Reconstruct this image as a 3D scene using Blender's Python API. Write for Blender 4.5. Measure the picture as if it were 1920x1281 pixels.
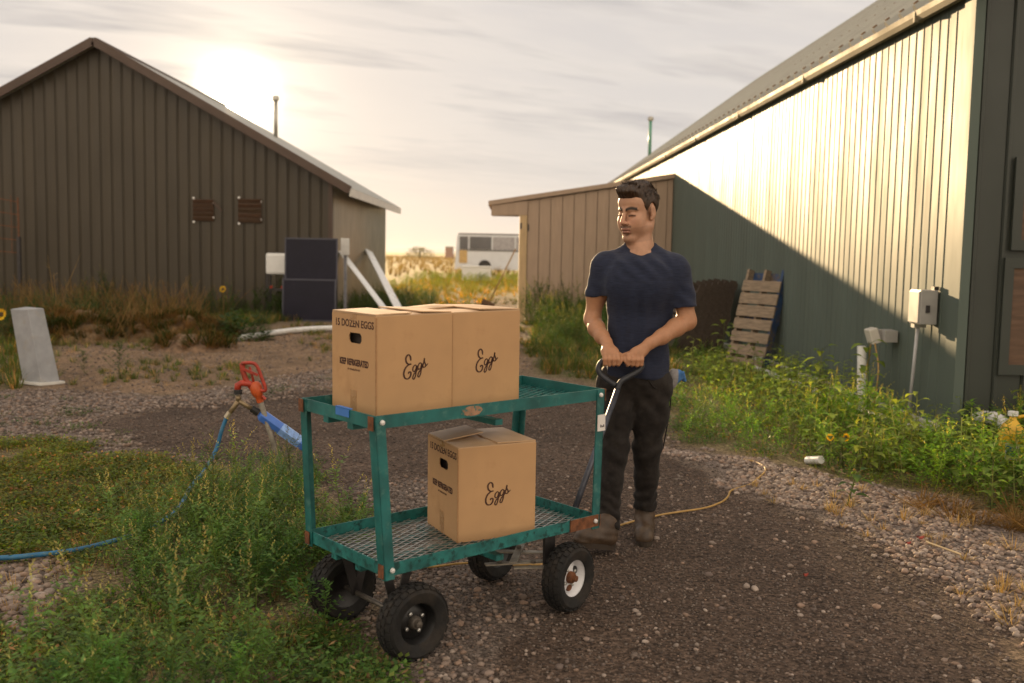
import bpy, bmesh, math, random
import numpy as np
from mathutils import Vector, Matrix

for _o in list(bpy.data.objects): bpy.data.objects.remove(_o)
SC = bpy.context.scene
COL = SC.collection
R = math.radians
random.seed(11); RNG = np.random.default_rng(7)

# ------------------------------------------------------------------ camera
CAM_PITCH = math.atan(165/1867.0); CAM_ROLL = 0.0192
cd = bpy.data.cameras.new('camera'); cam = bpy.data.objects.new('camera', cd); COL.objects.link(cam)
_f = Vector((0, math.cos(CAM_PITCH), -math.sin(CAM_PITCH))); _r = Vector((1, 0, 0)); _u = Vector((0, math.sin(CAM_PITCH), math.cos(CAM_PITCH)))
_R = _r*math.cos(CAM_ROLL)+_u*math.sin(CAM_ROLL); _U = -_r*math.sin(CAM_ROLL)+_u*math.cos(CAM_ROLL)
cam.matrix_world = Matrix(((_R.x, _U.x, -_f.x, 0), (_R.y, _U.y, -_f.y, 0), (_R.z, _U.z, -_f.z, 1.4), (0, 0, 0, 1)))
cd.lens = 35.0; cd.sensor_width = 36.0; cd.clip_start = 0.05; cd.clip_end = 6000
cd.dof.use_dof = True; cd.dof.focus_distance = 4.45; cd.dof.aperture_fstop = 2.8
SC.camera = cam
cy = SC.cycles; cy.max_bounces = 4; cy.diffuse_bounces = 3; cy.glossy_bounces = 2; cy.transmission_bounces = 3; cy.transparent_max_bounces = 6
cy.caustics_reflective = False; cy.caustics_refractive = False; cy.use_denoising = True; cy.sample_clamp_indirect = 6.0
SC.render.use_persistent_data = False

# ------------------------------------------------------------------ sky and sun
SUN_AZ = R(-15.4); SUN_EL = R(8.15)
SUN = Vector((math.sin(SUN_AZ)*math.cos(SUN_EL), math.cos(SUN_AZ)*math.cos(SUN_EL), math.sin(SUN_EL)))
W = bpy.data.worlds.new('World'); SC.world = W; W.use_nodes = True; W.cycles.sampling_method = 'MANUAL'; W.cycles.sample_map_resolution = 512
SKY_STRENGTH = 0.05
def build_world():
    nt = W.node_tree; N = nt.nodes; L = nt.links; N.clear()
    def node(t, **k):
        n = N.new(t)
        for a, b in k.items(): setattr(n, a, b)
        return n
    def mth(op, a, b=None, c=None, clamp=False):
        n = node('ShaderNodeMath', operation=op, use_clamp=clamp)
        for i, v in enumerate((a, b, c)):
            if v is None: continue
            if isinstance(v, (int, float)): n.inputs[i].default_value = v
            else: L.new(v, n.inputs[i])
        return n.outputs[0]
    def mix(fac, a, b, t='MIX'):
        n = node('ShaderNodeMix', data_type='RGBA', blend_type=t)
        for s, v in ((0, fac), (6, a), (7, b)):
            if isinstance(v, (int, float)): n.inputs[s].default_value = v
            elif isinstance(v, tuple): n.inputs[s].default_value = (*v, 1)
            else: L.new(v, n.inputs[s])
        return n.outputs[2]
    tc = node('ShaderNodeTexCoord')
    sky = node('ShaderNodeTexSky', sky_type='NISHITA', sun_disc=False, sun_elevation=SUN_EL, sun_rotation=SUN_AZ, altitude=1400, air_density=1.0, dust_density=2.5, ozone_density=1.0)
    sep = node('ShaderNodeSeparateXYZ'); L.new(tc.outputs['Generated'], sep.inputs[0])
    x, y, z = sep.outputs
    zz = mth('MAXIMUM', z, 0.0)
    den = mth('ADD', zz, 0.11)
    cx = mth('DIVIDE', x, den); cy = mth('DIVIDE', y, den)
    # drawn-out layers of thin cloud, tilted a little across the sky
    ca, sa = math.cos(R(24)), math.sin(R(24))
    px = mth('ADD', mth('MULTIPLY', cx, ca), mth('MULTIPLY', cy, sa))
    py = mth('SUBTRACT', mth('MULTIPLY', cy, ca), mth('MULTIPLY', cx, sa))
    comb = node('ShaderNodeCombineXYZ')
    L.new(mth('MULTIPLY', px, 0.42), comb.inputs[0]); L.new(mth('MULTIPLY', py, 1.15), comb.inputs[1])
    n1 = node('ShaderNodeTexNoise'); n1.inputs['Scale'].default_value = 1.05; n1.inputs['Detail'].default_value = 5; n1.inputs['Roughness'].default_value = 0.62; n1.inputs['Distortion'].default_value = 0.35
    L.new(comb.outputs[0], n1.inputs['Vector'])
    n2 = node('ShaderNodeTexNoise'); n2.inputs['Scale'].default_value = 3.1; n2.inputs['Detail'].default_value = 3; n2.inputs['Roughness'].default_value = 0.6
    L.new(comb.outputs[0], n2.inputs['Vector'])
    veil = mth('MULTIPLY_ADD', n1.outputs[0], 3.6, -1.45, clamp=True)          # thin bright cloud
    core = mth('MULTIPLY_ADD', mth('ADD', mth('MULTIPLY', n1.outputs[0], 0.72), mth('MULTIPLY', n2.outputs[0], 0.28)), 7.5, -3.55, clamp=True)   # thicker, greyer cloud
    up = mth('MULTIPLY', mth('SUBTRACT', z, 0.05), 9.0, clamp=True)
    # cloud and haze are lit from the front where we look away from the sun, from behind where we look at it
    vb = node('ShaderNodeVectorMath', operation='DOT_PRODUCT'); L.new(tc.outputs['Generated'], vb.inputs[0]); vb.inputs[1].default_value = SUN
    back = mth('MULTIPLY_ADD', vb.outputs['Value'], -0.5, 0.5, clamp=True)
    skyc = mix(1.0, sky.outputs[0], (SKY_STRENGTH,)*3, 'MULTIPLY')
    hazec = mix(back, (0.382, 0.356, 0.345), (1.0, 0.83, 0.64))
    base = mix(mth('SUBTRACT', 0.93, mth('MULTIPLY', zz, 0.15), clamp=True), skyc, hazec)
    c1 = mix(mth('MULTIPLY', mth('MULTIPLY', veil, 0.75), up), base, mix(back, (0.51, 0.462, 0.408), (1.0, 0.85, 0.68)))
    c2 = mix(mth('MULTIPLY', mth('MULTIPLY', core, 0.85), up), c1, mix(back, (0.222, 0.216, 0.226), (0.86, 0.75, 0.62)))
    # the aureole round the sun
    vd = node('ShaderNodeVectorMath', operation='DOT_PRODUCT'); L.new(tc.outputs['Generated'], vd.inputs[0]); vd.inputs[1].default_value = SUN
    d = mth('MAXIMUM', vd.outputs['Value'], 0.0)
    g1 = mth('MULTIPLY', mth('POWER', d, 5200.0), 12.0)
    g2 = mth('MULTIPLY', mth('POWER', d, 500.0), 0.30)
    g3 = mth('MULTIPLY', mth('POWER', d, 45.0), 0.05)
    def glow(g, col):
        n = node('ShaderNodeVectorMath', operation='SCALE'); n.inputs[0].default_value = col; L.new(g, n.inputs['Scale']); return n.outputs[0]
    acc = c2
    for g, col in ((g1, (1, .86, .62)), (g2, (1, .83, .55)), (g3, (1, .70, .40))):
        acc = mix(1.0, acc, glow(g, col), 'ADD')
    bg = node('ShaderNodeBackground'); bg.inputs['Strength'].default_value = 1.0
    L.new(acc, bg.inputs[0])
    out = node('ShaderNodeOutputWorld'); L.new(bg.outputs[0], out.inputs[0])
build_world()
sl = bpy.data.lights.new('sun', 'SUN'); so = bpy.data.objects.new('sun', sl); COL.objects.link(so)
sl.energy = 5.0; sl.angle = R(0.6); sl.color = (1.0, 0.70, 0.38)
so.rotation_euler = SUN.to_track_quat('Z', 'Y').to_euler(); so.location = (-8, 30, 8)
vs = SC.view_settings; vs.view_transform = 'Standard'; vs.look = 'None'; vs.exposure = 0.88; vs.gamma = 1.0; vs.use_curve_mapping = False

# ------------------------------------------------------------------ helpers: materials
def make_mat(name, col, rough=0.6, metal=0.0, var=0.25, scale=8.0, bump=0.0, bscale=None, col2=None, c2scale=6.0, c2lo=0.55, c2hi=0.68, c2rough=None, spec=0.5, trans=0.0, stretch=(1, 1, 1), attr=None, coat=0.0, sheen=0.0, sss=0.0, detail=3):
    m = bpy.data.materials.new(name); m.use_nodes = True
    nt = m.node_tree; N = nt.nodes; L = nt.links
    b = N['Principled BSDF']; out = N['Material Output']
    tc = N.new('ShaderNodeTexCoord'); mp = N.new('ShaderNodeMapping'); mp.inputs['Scale'].default_value = stretch
    L.new(tc.outputs['Object'], mp.inputs[0])
    def noise(s, d=detail, r=0.6):
        n = N.new('ShaderNodeTexNoise'); n.inputs['Scale'].default_value = s; n.inputs['Detail'].default_value = d; n.inputs['Roughness'].default_value = r
        L.new(mp.outputs[0], n.inputs['Vector']); return n.outputs[0]
    def mix(f, a, c, t='MIX'):
        n = N.new('ShaderNodeMix'); n.data_type = 'RGBA'; n.blend_type = t
        for s, v in ((0, f), (6, a), (7, c)):
            if isinstance(v, (int, float)): n.inputs[s].default_value = v
            elif isinstance(v, tuple): n.inputs[s].default_value = (*v[:3], 1)
            else: L.new(v, n.inputs[s])
        return n.outputs[2]
    def ramp(v, lo, hi, a=0.0, c=1.0):
        n = N.new('ShaderNodeMapRange'); L.new(v, n.inputs[0]); n.inputs[1].default_value = lo; n.inputs[2].default_value = hi; n.inputs[3].default_value = a; n.inputs[4].default_value = c; return n.outputs[0]
    if attr:
        a = N.new('ShaderNodeAttribute'); a.attribute_name = attr; c = a.outputs['Color']
        if col != (1, 1, 1): c = mix(1.0, c, col, 'MULTIPLY')
    else:
        rgb = N.new('ShaderNodeRGB'); rgb.outputs[0].default_value = (*col, 1); c = rgb.outputs[0]
    if var:
        hsv = N.new('ShaderNodeHueSaturation'); L.new(c, hsv.inputs['Color']); L.new(ramp(noise(scale), 0.3, 0.7, 1-var, 1+var), hsv.inputs['Value']); c = hsv.outputs[0]
    rr = None
    if col2:
        f = ramp(noise(c2scale, 5, 0.65), c2lo, c2hi); c = mix(f, c, col2)
        if c2rough is not None: rr = ramp(f, 0, 1, rough, c2rough)
    L.new(c, b.inputs['Base Color'])
    b.inputs['Roughness'].default_value = rough; b.inputs['Metallic'].default_value = metal; b.inputs['Specular IOR Level'].default_value = spec
    if rr is not None: L.new(rr, b.inputs['Roughness'])
    elif rough > 0.15 and var: L.new(ramp(noise(scale*0.7+1), 0.3, 0.7, rough*0.85, min(1, rough*1.15)), b.inputs['Roughness'])
    if coat: b.inputs['Coat Weight'].default_value = coat; b.inputs['Coat Roughness'].default_value = 0.2
    if sheen: b.inputs['Sheen Weight'].default_value = sheen; b.inputs['Sheen Roughness'].default_value = 0.5
    if sss: b.inputs['Subsurface Weight'].default_value = sss; b.inputs['Subsurface Radius'].default_value = (.9, .4, .2); b.inputs['Subsurface Scale'].default_value = 0.012
    if bump:
        bp = N.new('ShaderNodeBump'); bp.inputs['Strength'].default_value = 1.0; bp.inputs['Distance'].default_value = bump
        L.new(noise(bscale or scale*4), bp.inputs['Height']); L.new(bp.outputs[0], b.inputs['Normal'])
    if trans:
        t = N.new('ShaderNodeBsdfTranslucent'); tcx = mix(1.0, c, (1.25, 1.15, .55), 'MULTIPLY'); L.new(tcx, t.inputs[0])
        ms = N.new('ShaderNodeMixShader'); ms.inputs[0].default_value = trans; L.new(b.outputs[0], ms.inputs[1]); L.new(t.outputs[0], ms.inputs[2]); L.new(ms.outputs[0], out.inputs[0])
    return m

# ------------------------------------------------------------------ helpers: meshes and objects
def tag(o, label=None, cat=None, group=None, kind=None):
    if label: o['label'] = label
    if cat: o['category'] = cat
    if group: o['group'] = group
    if kind: o['kind'] = kind
    return o
def thing(name, label, cat, loc=(0, 0, 0), rz=0.0, group=None):
    o = bpy.data.objects.new(name, None); COL.objects.link(o); o.empty_display_size = 0.1
    o.location = loc; o.rotation_euler = (0, 0, rz); return tag(o, label, cat, group)
def link_mesh(name, me, mat=None, parent=None, smooth=False):
    o = bpy.data.objects.new(name, me); COL.objects.link(o)
    if mat is not None and not me.materials: me.materials.append(mat)
    if smooth and len(me.polygons): me.polygons.foreach_set('use_smooth', [True]*len(me.polygons))
    if parent is not None: o.parent = parent
    return o
def np_mesh(name, V, Fc, loops=None, col=None):
    """mesh from a vertex array and an array of equal-sized faces"""
    me = bpy.data.meshes.new(name); V = np.asarray(V, np.float32); Fc = np.asarray(Fc, np.int32)
    n, k = Fc.shape
    me.vertices.add(len(V)); me.vertices.foreach_set('co', V.ravel())
    me.loops.add(n*k); me.loops.foreach_set('vertex_index', Fc.ravel())
    me.polygons.add(n); me.polygons.foreach_set('loop_start', np.arange(0, n*k, k, dtype=np.int32)); me.polygons.foreach_set('loop_total', np.full(n, k, np.int32))
    me.update(calc_edges=True)
    if col is not None:
        a = me.color_attributes.new('col', 'FLOAT_COLOR', 'POINT'); c = np.ones((len(V), 4), np.float32); c[:, :3] = col; a.data.foreach_set('color', c.ravel())
    return me
class MB:
    def __init__(s): s.v = []; s.f = []
    def add(s, vs, fs):
        o = len(s.v); s.v += [tuple(v) for v in vs]; s.f += [tuple(i+o for i in f) for f in fs]; return s
    def box(s, x0, x1, y0, y1, z0, z1, M=None):
        vs = [Vector(p) for p in ((x0, y0, z0), (x1, y0, z0), (x1, y1, z0), (x0, y1, z0), (x0, y0, z1), (x1, y0, z1), (x1, y1, z1), (x0, y1, z1))]
        if M is not None: vs = [M @ v for v in vs]
        return s.add(vs, [(0, 3, 2, 1), (4, 5, 6, 7), (0, 1, 5, 4), (1, 2, 6, 5), (2, 3, 7, 6), (3, 0, 4, 7)])
    def bar(s, a, b, w, h, up=(0, 0, 1)):
        a, b = Vector(a), Vector(b); d = (b-a).normalized(); up = Vector(up)
        if abs(d.dot(up)) > .99: up = Vector((0, 1, 0))
        x = d.cross(up).normalized(); y = x.cross(d)
        vs = [p+x*i*w/2+y*j*h/2 for p in (a, b) for i, j in ((-1, -1), (1, -1), (1, 1), (-1, 1))]
        return s.add(vs, [(0, 3, 2, 1), (4, 5, 6, 7), (0, 1, 5, 4), (1, 2, 6, 5), (2, 3, 7, 6), (3, 0, 4, 7)])
    def tube(s, pts, r, n=10, cap=True):
        pts = [Vector(p) for p in pts]; k = len(pts); rs = r if isinstance(r, (list, tuple)) else [r]*k
        T = [(pts[min(i+1, k-1)]-pts[max(i-1, 0)]).normalized() for i in range(k)]
        up = Vector((0, 0, 1)) if abs(T[0].z) < .9 else Vector((1, 0, 0))
        x = T[0].cross(up).normalized(); vs = []
        for i in range(k):
            x = (x-T[i]*x.dot(T[i])).normalized(); y = T[i].cross(x)
            vs += [pts[i]+(x*math.cos(2*math.pi*j/n)+y*math.sin(2*math.pi*j/n))*rs[i] for j in range(n)]
        fs = [(i*n+j, i*n+(j+1) % n, (i+1)*n+(j+1) % n, (i+1)*n+j) for i in range(k-1) for j in range(n)]
        if cap: fs += [tuple(reversed(range(n))), tuple(range((k-1)*n, k*n))]
        return s.add(vs, fs)
    def lathe(s, prof, n=20, M=None):      # prof: (radius, height) about local z
        vs = []
        for r, z in prof: vs += [Vector((r*math.cos(2*math.pi*j/n), r*math.sin(2*math.pi*j/n), z)) for j in range(n)]
        if M is not None: vs = [M @ v for v in vs]
        k = len(prof); fs = [(i*n+j, i*n+(j+1) % n, (i+1)*n+(j+1) % n, (i+1)*n+j) for i in range(k-1) for j in range(n)]
        if prof[0][0] > 1e-5 : fs.append(tuple(reversed(range(n))))
        if prof[-1][0] > 1e-5: fs.append(tuple(range((k-1)*n, k*n)))
        return s.add(vs, fs)
    def prism(s, poly, d, M=None):         # poly in local xy, extruded d along z
        n = len(poly); vs = [Vector((x, y, 0)) for x, y in poly]+[Vector((x, y, d)) for x, y in poly]
        if M is not None: vs = [M @ v for v in vs]
        return s.add(vs, [tuple(reversed(range(n))), tuple(range(n, 2*n))]+[(i, (i+1) % n, n+(i+1) % n, n+i) for i in range(n)])
    def mesh(s, name='mesh'):
        me = bpy.data.meshes.new(name); me.from_pydata(s.v, [], s.f); me.update(); return me
    def build(s, name, mat, parent=None, smooth=False, bevel=0.0, fix=False, auto=False):
        me = s.mesh(name)
        if fix or bevel:
            bm = bmesh.new(); bm.from_mesh(me)
            if bevel: bmesh.ops.bevel(bm, geom=bm.edges[:], offset=bevel, segments=2, profile=.6, affect='EDGES')
            bmesh.ops.recalc_face_normals(bm, faces=bm.faces); bm.to_mesh(me); bm.free()
        o = link_mesh(name, me, mat, parent, smooth)
        if auto:
            for p in me.polygons: p.use_smooth = True
            me.set_sharp_from_angle(angle=R(38))
        return o
def copy_tree(o, parent=None):
    c = o.copy(); COL.objects.link(c); c.parent = parent
    if parent is not None: c.matrix_parent_inverse = o.matrix_parent_inverse.copy()
    for ch in list(o.children): copy_tree(ch, c)
    return c
def catmull(pts, n=8):
    P = [Vector(p) for p in pts]; P = [P[0]*2-P[1]]+P+[P[-1]*2-P[-2]]; out = []
    for i in range(1, len(P)-2):
        for k in range(n):
            t = k/n; a, b, c, d = P[i-1:i+3]
            out.append(0.5*((2*b)+(c-a)*t+(2*a-5*b+4*c-d)*t*t+(3*b-a-3*c+d)*t**3))
    return out+[P[-2]]
def frame(ox, oy, oz, vx, vy, vz):
    return Matrix(((vx[0], vy[0], vz[0], ox), (vx[1], vy[1], vz[1], oy), (vx[2], vy[2], vz[2], oz), (0, 0, 0, 1)))
def vnoise(x, y, s, seed=0):
    """smooth value noise on arrays, -1..1"""
    x = np.asarray(x, float)*s+seed*17.3; y = np.asarray(y, float)*s-seed*9.1
    xi = np.floor(x); yi = np.floor(y); fx = x-xi; fy = y-yi; fx = fx*fx*(3-2*fx); fy = fy*fy*(3-2*fy)
    def h(a, b): v = np.sin(a*127.1+b*311.7+seed*3.7)*43758.5453; return (v-np.floor(v))*2-1
    return (h(xi, yi)*(1-fx)+h(xi+1, yi)*fx)*(1-fy)+(h(xi, yi+1)*(1-fx)+h(xi+1, yi+1)*fx)*fy
def fbm(x, y, s, seed=0, o=4):
    return sum(vnoise(x, y, s*2**k, seed+k)*.5**k for k in range(o))/1.7
# ------------------------------------------------------------------ ground zones (metres on the ground)
ZONES = dict(
 drive=[(-0.32,3.06),(-0.56,3.93),(-0.9,5.6),(-1.33,6.19),(-1.85,6.35),(-2.49,6.67),(-3.26,7.63),(-3.19,8.58),(-2.7,9.29),(-2.09,9.74),(-1.46,10.44),(0.24,10.91),(0.94,10.16),(1.29,8.4),(1.2,7.02),(1.28,6.12),(1.58,5.49),(1.88,4.93),(1.97,4.28),(2.01,3.74),(1.7,3.0),(1.7,-6),(-1.2,-6),(-0.6,2)],
 gravR=[(1.22,8.13),(1.21,7.32),(1.7,6.74),(2.07,6.29),(2.35,5.79),(2.7,5.08),(3.3,3.6),(3,0),(2.2,2),(2.0,3.72),(1.96,4.26),(1.87,4.91),(1.56,5.45),(1.27,6.04),(1.18,6.93)],
 gravL=[(-6.5,9.35),(-4.27,9.43),(-3.28,9.21),(-2.81,10.24),(-2.16,11.8),(-1.68,9.79),(-2.56,8.81),(-3.14,8.44),(-3.22,7.64),(-2.45,6.67),(-1.99,6.37),(-2.21,6.19),(-3.24,6.98),(-4.6,7.2)],
 gravB=[(-2.6,4.14),(-1.92,4.3),(-1.72,4.06),(-1.68,3.81),(-1.78,3.63),(-2.4,3.5)],
 stony=[(-0.87,6.01),(0.02,6.08),(0.1,4.38),(0.0,3.1),(-0.1,2.4),(-0.5,2.6),(-0.6,3.93)],
 tan=[(-4.5,9.59),(-6.54,14.46),(-5.24,14.74),(-4.34,14.94),(-3.65,19.98),(-3.6,26.15),(-0.03,31.04),(0.27,12.2),(-2.03,11.82),(-2.87,10.44),(-3.34,9.38)],
 weedL=[(-4.4,6.9),(-3.2,6.88),(-2.18,6.12),(-1.8,6.31),(-1.32,6.12),(-0.9,5.54),(-0.59,3.93),(-0.42,3.09),(-0.5,2.2),(-2.2,2.2)],
 weedR=[(1.8,11.9),(2.93,16.53),(3.41,12.16),(3.43,8.37),(3.52,7.8),(5.2,7.8),(5.2,5.5),(2.9,5.2),(2.38,5.86),(2.09,6.37),(1.73,6.85),(1.28,7.54),(1.3,8.98)],
 weedM=[(0.32,20.2),(3.05,20.2),(2.93,16.53),(1.85,11.9),(1.3,10.6),(1.0,10.8),(0.26,11.65)],
 weedBarn=[(-15,21.2),(-3.8,21.2),(-4.2,19.6),(-4.7,18.2),(-5.24,14.94),(-6.54,14.46),(-4.9,9.6),(-7.5,9.35),(-15,14)],
)
def inside(poly, x, y):
    x = np.asarray(x, float); y = np.asarray(y, float); c = np.zeros(x.shape, bool); n = len(poly)
    for i in range(n):
        x0, y0 = poly[i]; x1, y1 = poly[(i+1) % n]
        if y0 == y1: continue
        m = ((y0 > y) != (y1 > y)) & (x < (x1-x0)*(y-y0)/(y1-y0)+x0); c ^= m
    return c
def zone(name, x, y, j=0.16, seed=3):
    """zone membership with a ragged edge"""
    jx = fbm(x, y, 1.9, seed)*j*1.6+fbm(x, y, 6.5, seed+5)*j*.7; jy = fbm(x, y, 2.1, seed+9)*j*1.6+fbm(x, y, 6.1, seed+13)*j*.7
    return inside(ZONES[name], x+jx, y+jy)
def ground_z(x, y):
    x = np.asarray(x, float); y = np.asarray(y, float)
    near = np.clip((26-y)/8, 0, 1)
    z = (fbm(x, y, .55, 21)*.03+fbm(x, y, 2.6, 31, 3)*.010)*near
    # keep the wheel tracks, the walker's path and the wall feet level
    d = np.hypot(x+.1, y-4.1); z *= np.clip((d-.7)/1.4, .12, 1)
    return z

_JIT = {}
def soft_poly(name, x, y, j=.16):
    # several jittered tests give a soft-edged mask
    if id(x) not in _JIT:
        _JIT[id(x)] = [(fbm(x, y, 1.9, s, 3)*j*1.6+fbm(x, y, 7.5, s+5, 2)*j*.8, fbm(x, y, 2.1, s+9, 3)*j*1.6+fbm(x, y, 7.1, s+13, 2)*j*.8) for s in (3, 10, 17)]
    return sum(inside(ZONES[name], x+jx, y+jy).astype(float) for jx, jy in _JIT[id(x)])/3

def build_ground():
    def axis(lo, hi, a, b, st, grow):
        v = list(np.arange(a, b+st*.5, st)); s = st
        while v[-1] < hi: s *= grow; v.append(v[-1]+s)
        s = st; w = []
        c = a
        while c > lo: s *= grow; c -= s; w.append(c)
        return np.array(w[::-1]+v)
    xs = axis(-900, 900, -5.5, 4.2, .05, 1.13); ys = axis(-60, 1600, 2.2, 13, .05, 1.07)
    X, Y = np.meshgrid(xs, ys, indexing='ij'); nx, ny = X.shape
    Z = ground_z(X, Y)
    dr = soft_poly('drive', X, Y); gr = np.clip(soft_poly('gravR', X, Y)+soft_poly('gravL', X, Y)+soft_poly('gravB', X, Y), 0, 1)
    st = soft_poly('stony', X, Y); tn = soft_poly('tan', X, Y)
    wd = np.clip(soft_poly('weedL', X, Y)+soft_poly('weedR', X, Y)+soft_poly('weedM', X, Y)+soft_poly('weedBarn', X, Y), 0, 1)
    far = np.clip((Y-27)/10, 0, 1)
    base = np.empty(X.shape+(3,))
    n = fbm(X, Y, 1.3, 41)[..., None]*.5+.5; n2 = fbm(X, Y, 5.0, 51)[..., None]*.5+.5
    base[:] = np.array([.150, .108, .070]); base *= (.7+.6*n2)
    grass = np.array([.10, .105, .040])*(1-n)+np.array([.20, .145, .075])*n
    base = base*(1-wd[..., None]*.55)+grass*wd[..., None]*.55
    tanc = np.array([.175, .116, .072])*(.35+.75*n2+.55*fbm(X, Y, 2.3, 61)[..., None]*.5+.27); base = base*(1-tn[..., None])+tanc*tn[..., None]
    grc = np.array([.165, .130, .110])*(.7+.5*n2); base = base*(1-gr[..., None])+grc*gr[..., None]
    drc = np.array([.074, .051, .038])*(.45+.55*n2+.6*n); drc = drc*(1-st[..., None]*.4)+np.array([.20, .17, .15])*st[..., None]*.4
    base = base*(1-dr[..., None])+drc*dr[..., None]
    fc = np.array([.46, .36, .17])*(.8+.4*n)*.75; base = base*(1-far[..., None])+fc*far[..., None]
    V = np.stack([X, Y, Z], -1).reshape(-1, 3)
    I = np.arange(nx*ny).reshape(nx, ny)
    Fc = np.stack([I[:-1, :-1], I[1:, :-1], I[1:, 1:], I[:-1, 1:]], -1).reshape(-1, 4)
    me = np_mesh('ground', V, Fc, col=base.reshape(-1, 3))
    m = make_mat('ground_soil', (1, 1, 1), rough=.95, var=.55, scale=34, bump=.012, bscale=60, attr='col', spec=.2, detail=5)
    # fine grit: a second, much finer speckle over the soil colour
    nt = m.node_tree; N = nt.nodes; L = nt.links; b = N['Principled BSDF']; src = b.inputs['Base Color'].links[0].from_socket
    tc = N.new('ShaderNodeTexCoord'); vo = N.new('ShaderNodeTexVoronoi'); vo.inputs['Scale'].default_value = 95; L.new(tc.outputs['Object'], vo.inputs['Vector'])
    sp = N.new('ShaderNodeSeparateColor'); L.new(vo.outputs['Color'], sp.inputs[0])
    mr = N.new('ShaderNodeMapRange'); L.new(sp.outputs[0], mr.inputs[0]); mr.inputs[1].default_value = 0; mr.inputs[2].default_value = 1; mr.inputs[3].default_value = .45; mr.inputs[4].default_value = 1.75
    mx = N.new('ShaderNodeVectorMath'); mx.operation = 'SCALE'; L.new(src, mx.inputs[0]); L.new(mr.outputs[0], mx.inputs['Scale']); L.new(mx.outputs[0], b.inputs['Base Color'])
    o = link_mesh('ground', me, m, None, True); tag(o, kind='structure')
build_ground()

# far low hills on the horizon
def build_hills():
    xs = np.linspace(-900, 900, 160); prof = 4.5+4*np.abs(fbm(xs, xs*0, .006, 3))+1*fbm(xs, xs*0, .03, 5)
    mb = MB(); n = len(xs)
    vs = []
    for k, (yy, s) in enumerate(((1250, 0), (1350, .8), (1500, 1.0), (1700, 0.0))):
        vs += [(x, yy, -1+s*p) for x, p in zip(xs, prof)]
    fs = [(k*n+i, k*n+i+1, (k+1)*n+i+1, (k+1)*n+i) for k in range(3) for i in range(n-1)]
    mb.add(vs, fs)
    o = mb.build('hills', make_mat('far_hill', (.30, .30, .33), rough=1, var=.15, scale=.01), smooth=True); tag(o, kind='structure')
build_hills()

# ------------------------------------------------------------------ materials for buildings
M = {}
M['barn_metal'] = make_mat('olive_brown_metal', (.048, .036, .020), rough=.45, var=.14, scale=1.2, spec=.45, stretch=(3, 3, .4), bump=.0006, bscale=3)
M['barn_seam'] = make_mat('barn_backing', (.05, .042, .032), rough=.8, var=.1)
M['barn_trim'] = make_mat('brown_rake_trim', (.068, .038, .024), rough=.5, var=.15, scale=2)
M['galv'] = make_mat('galvanised_sheet', (.42, .40, .35), rough=.35, metal=.75, var=.12, scale=3, stretch=(3, 3, .5))
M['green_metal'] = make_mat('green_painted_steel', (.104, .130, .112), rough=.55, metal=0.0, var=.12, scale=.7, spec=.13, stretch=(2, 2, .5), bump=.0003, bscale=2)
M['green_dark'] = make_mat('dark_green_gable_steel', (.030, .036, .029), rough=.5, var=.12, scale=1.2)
M['trim_green'] = make_mat('green_grey_trim', (.11, .125, .10), rough=.4, var=.1, scale=2)
M['roof_metal'] = make_mat('grey_green_roof_steel', (.34, .34, .31), rough=.55, var=.15, scale=1.5, spec=.25)
M['clip'] = make_mat('rusty_clip', (.15, .09, .05), rough=.7, var=.2)
M['fascia'] = make_mat('fascia_metal', (.24, .21, .14), rough=.62, var=.1, scale=2, spec=.1)
M['wood_raw'] = make_mat('raw_plywood', (.11, .062, .037), rough=.75, var=.3, scale=3, stretch=(1, 1, 8))
M['tan_siding'] = make_mat('tan_siding_paint', (.40, .285, .20), rough=.7, var=.08, scale=3, bump=.001, bscale=30, stretch=(4, 4, .6))
M['tan_gap'] = make_mat('tan_siding_groove', (.16, .115, .08), rough=.9, var=.1)
M['lumber'] = make_mat('new_lumber', (.52, .36, .19), rough=.7, var=.2, scale=4, stretch=(6, 6, .6))
M['white_plastic'] = make_mat('white_plastic', (.74, .73, .70), rough=.38, var=.06, scale=6)
M['white_dull'] = make_mat('weathered_white', (.66, .64, .60), rough=.55, var=.15, scale=5)
M['black'] = make_mat('black_rubber', (.014, .013, .013), rough=.6, var=.3, scale=20)
M['dark_metal'] = make_mat('dark_metal', (.05, .045, .045), rough=.45, metal=.5, var=.25, scale=12)
M['screw'] = make_mat('screw_head', (.75, .73, .70), rough=.35, metal=.3, var=0)
M['pvc'] = make_mat('white_pvc', (.72, .71, .69), rough=.35, var=.12, scale=14, col2=(.42, .38, .32), c2scale=9, c2lo=.6, c2hi=.75)

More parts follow.
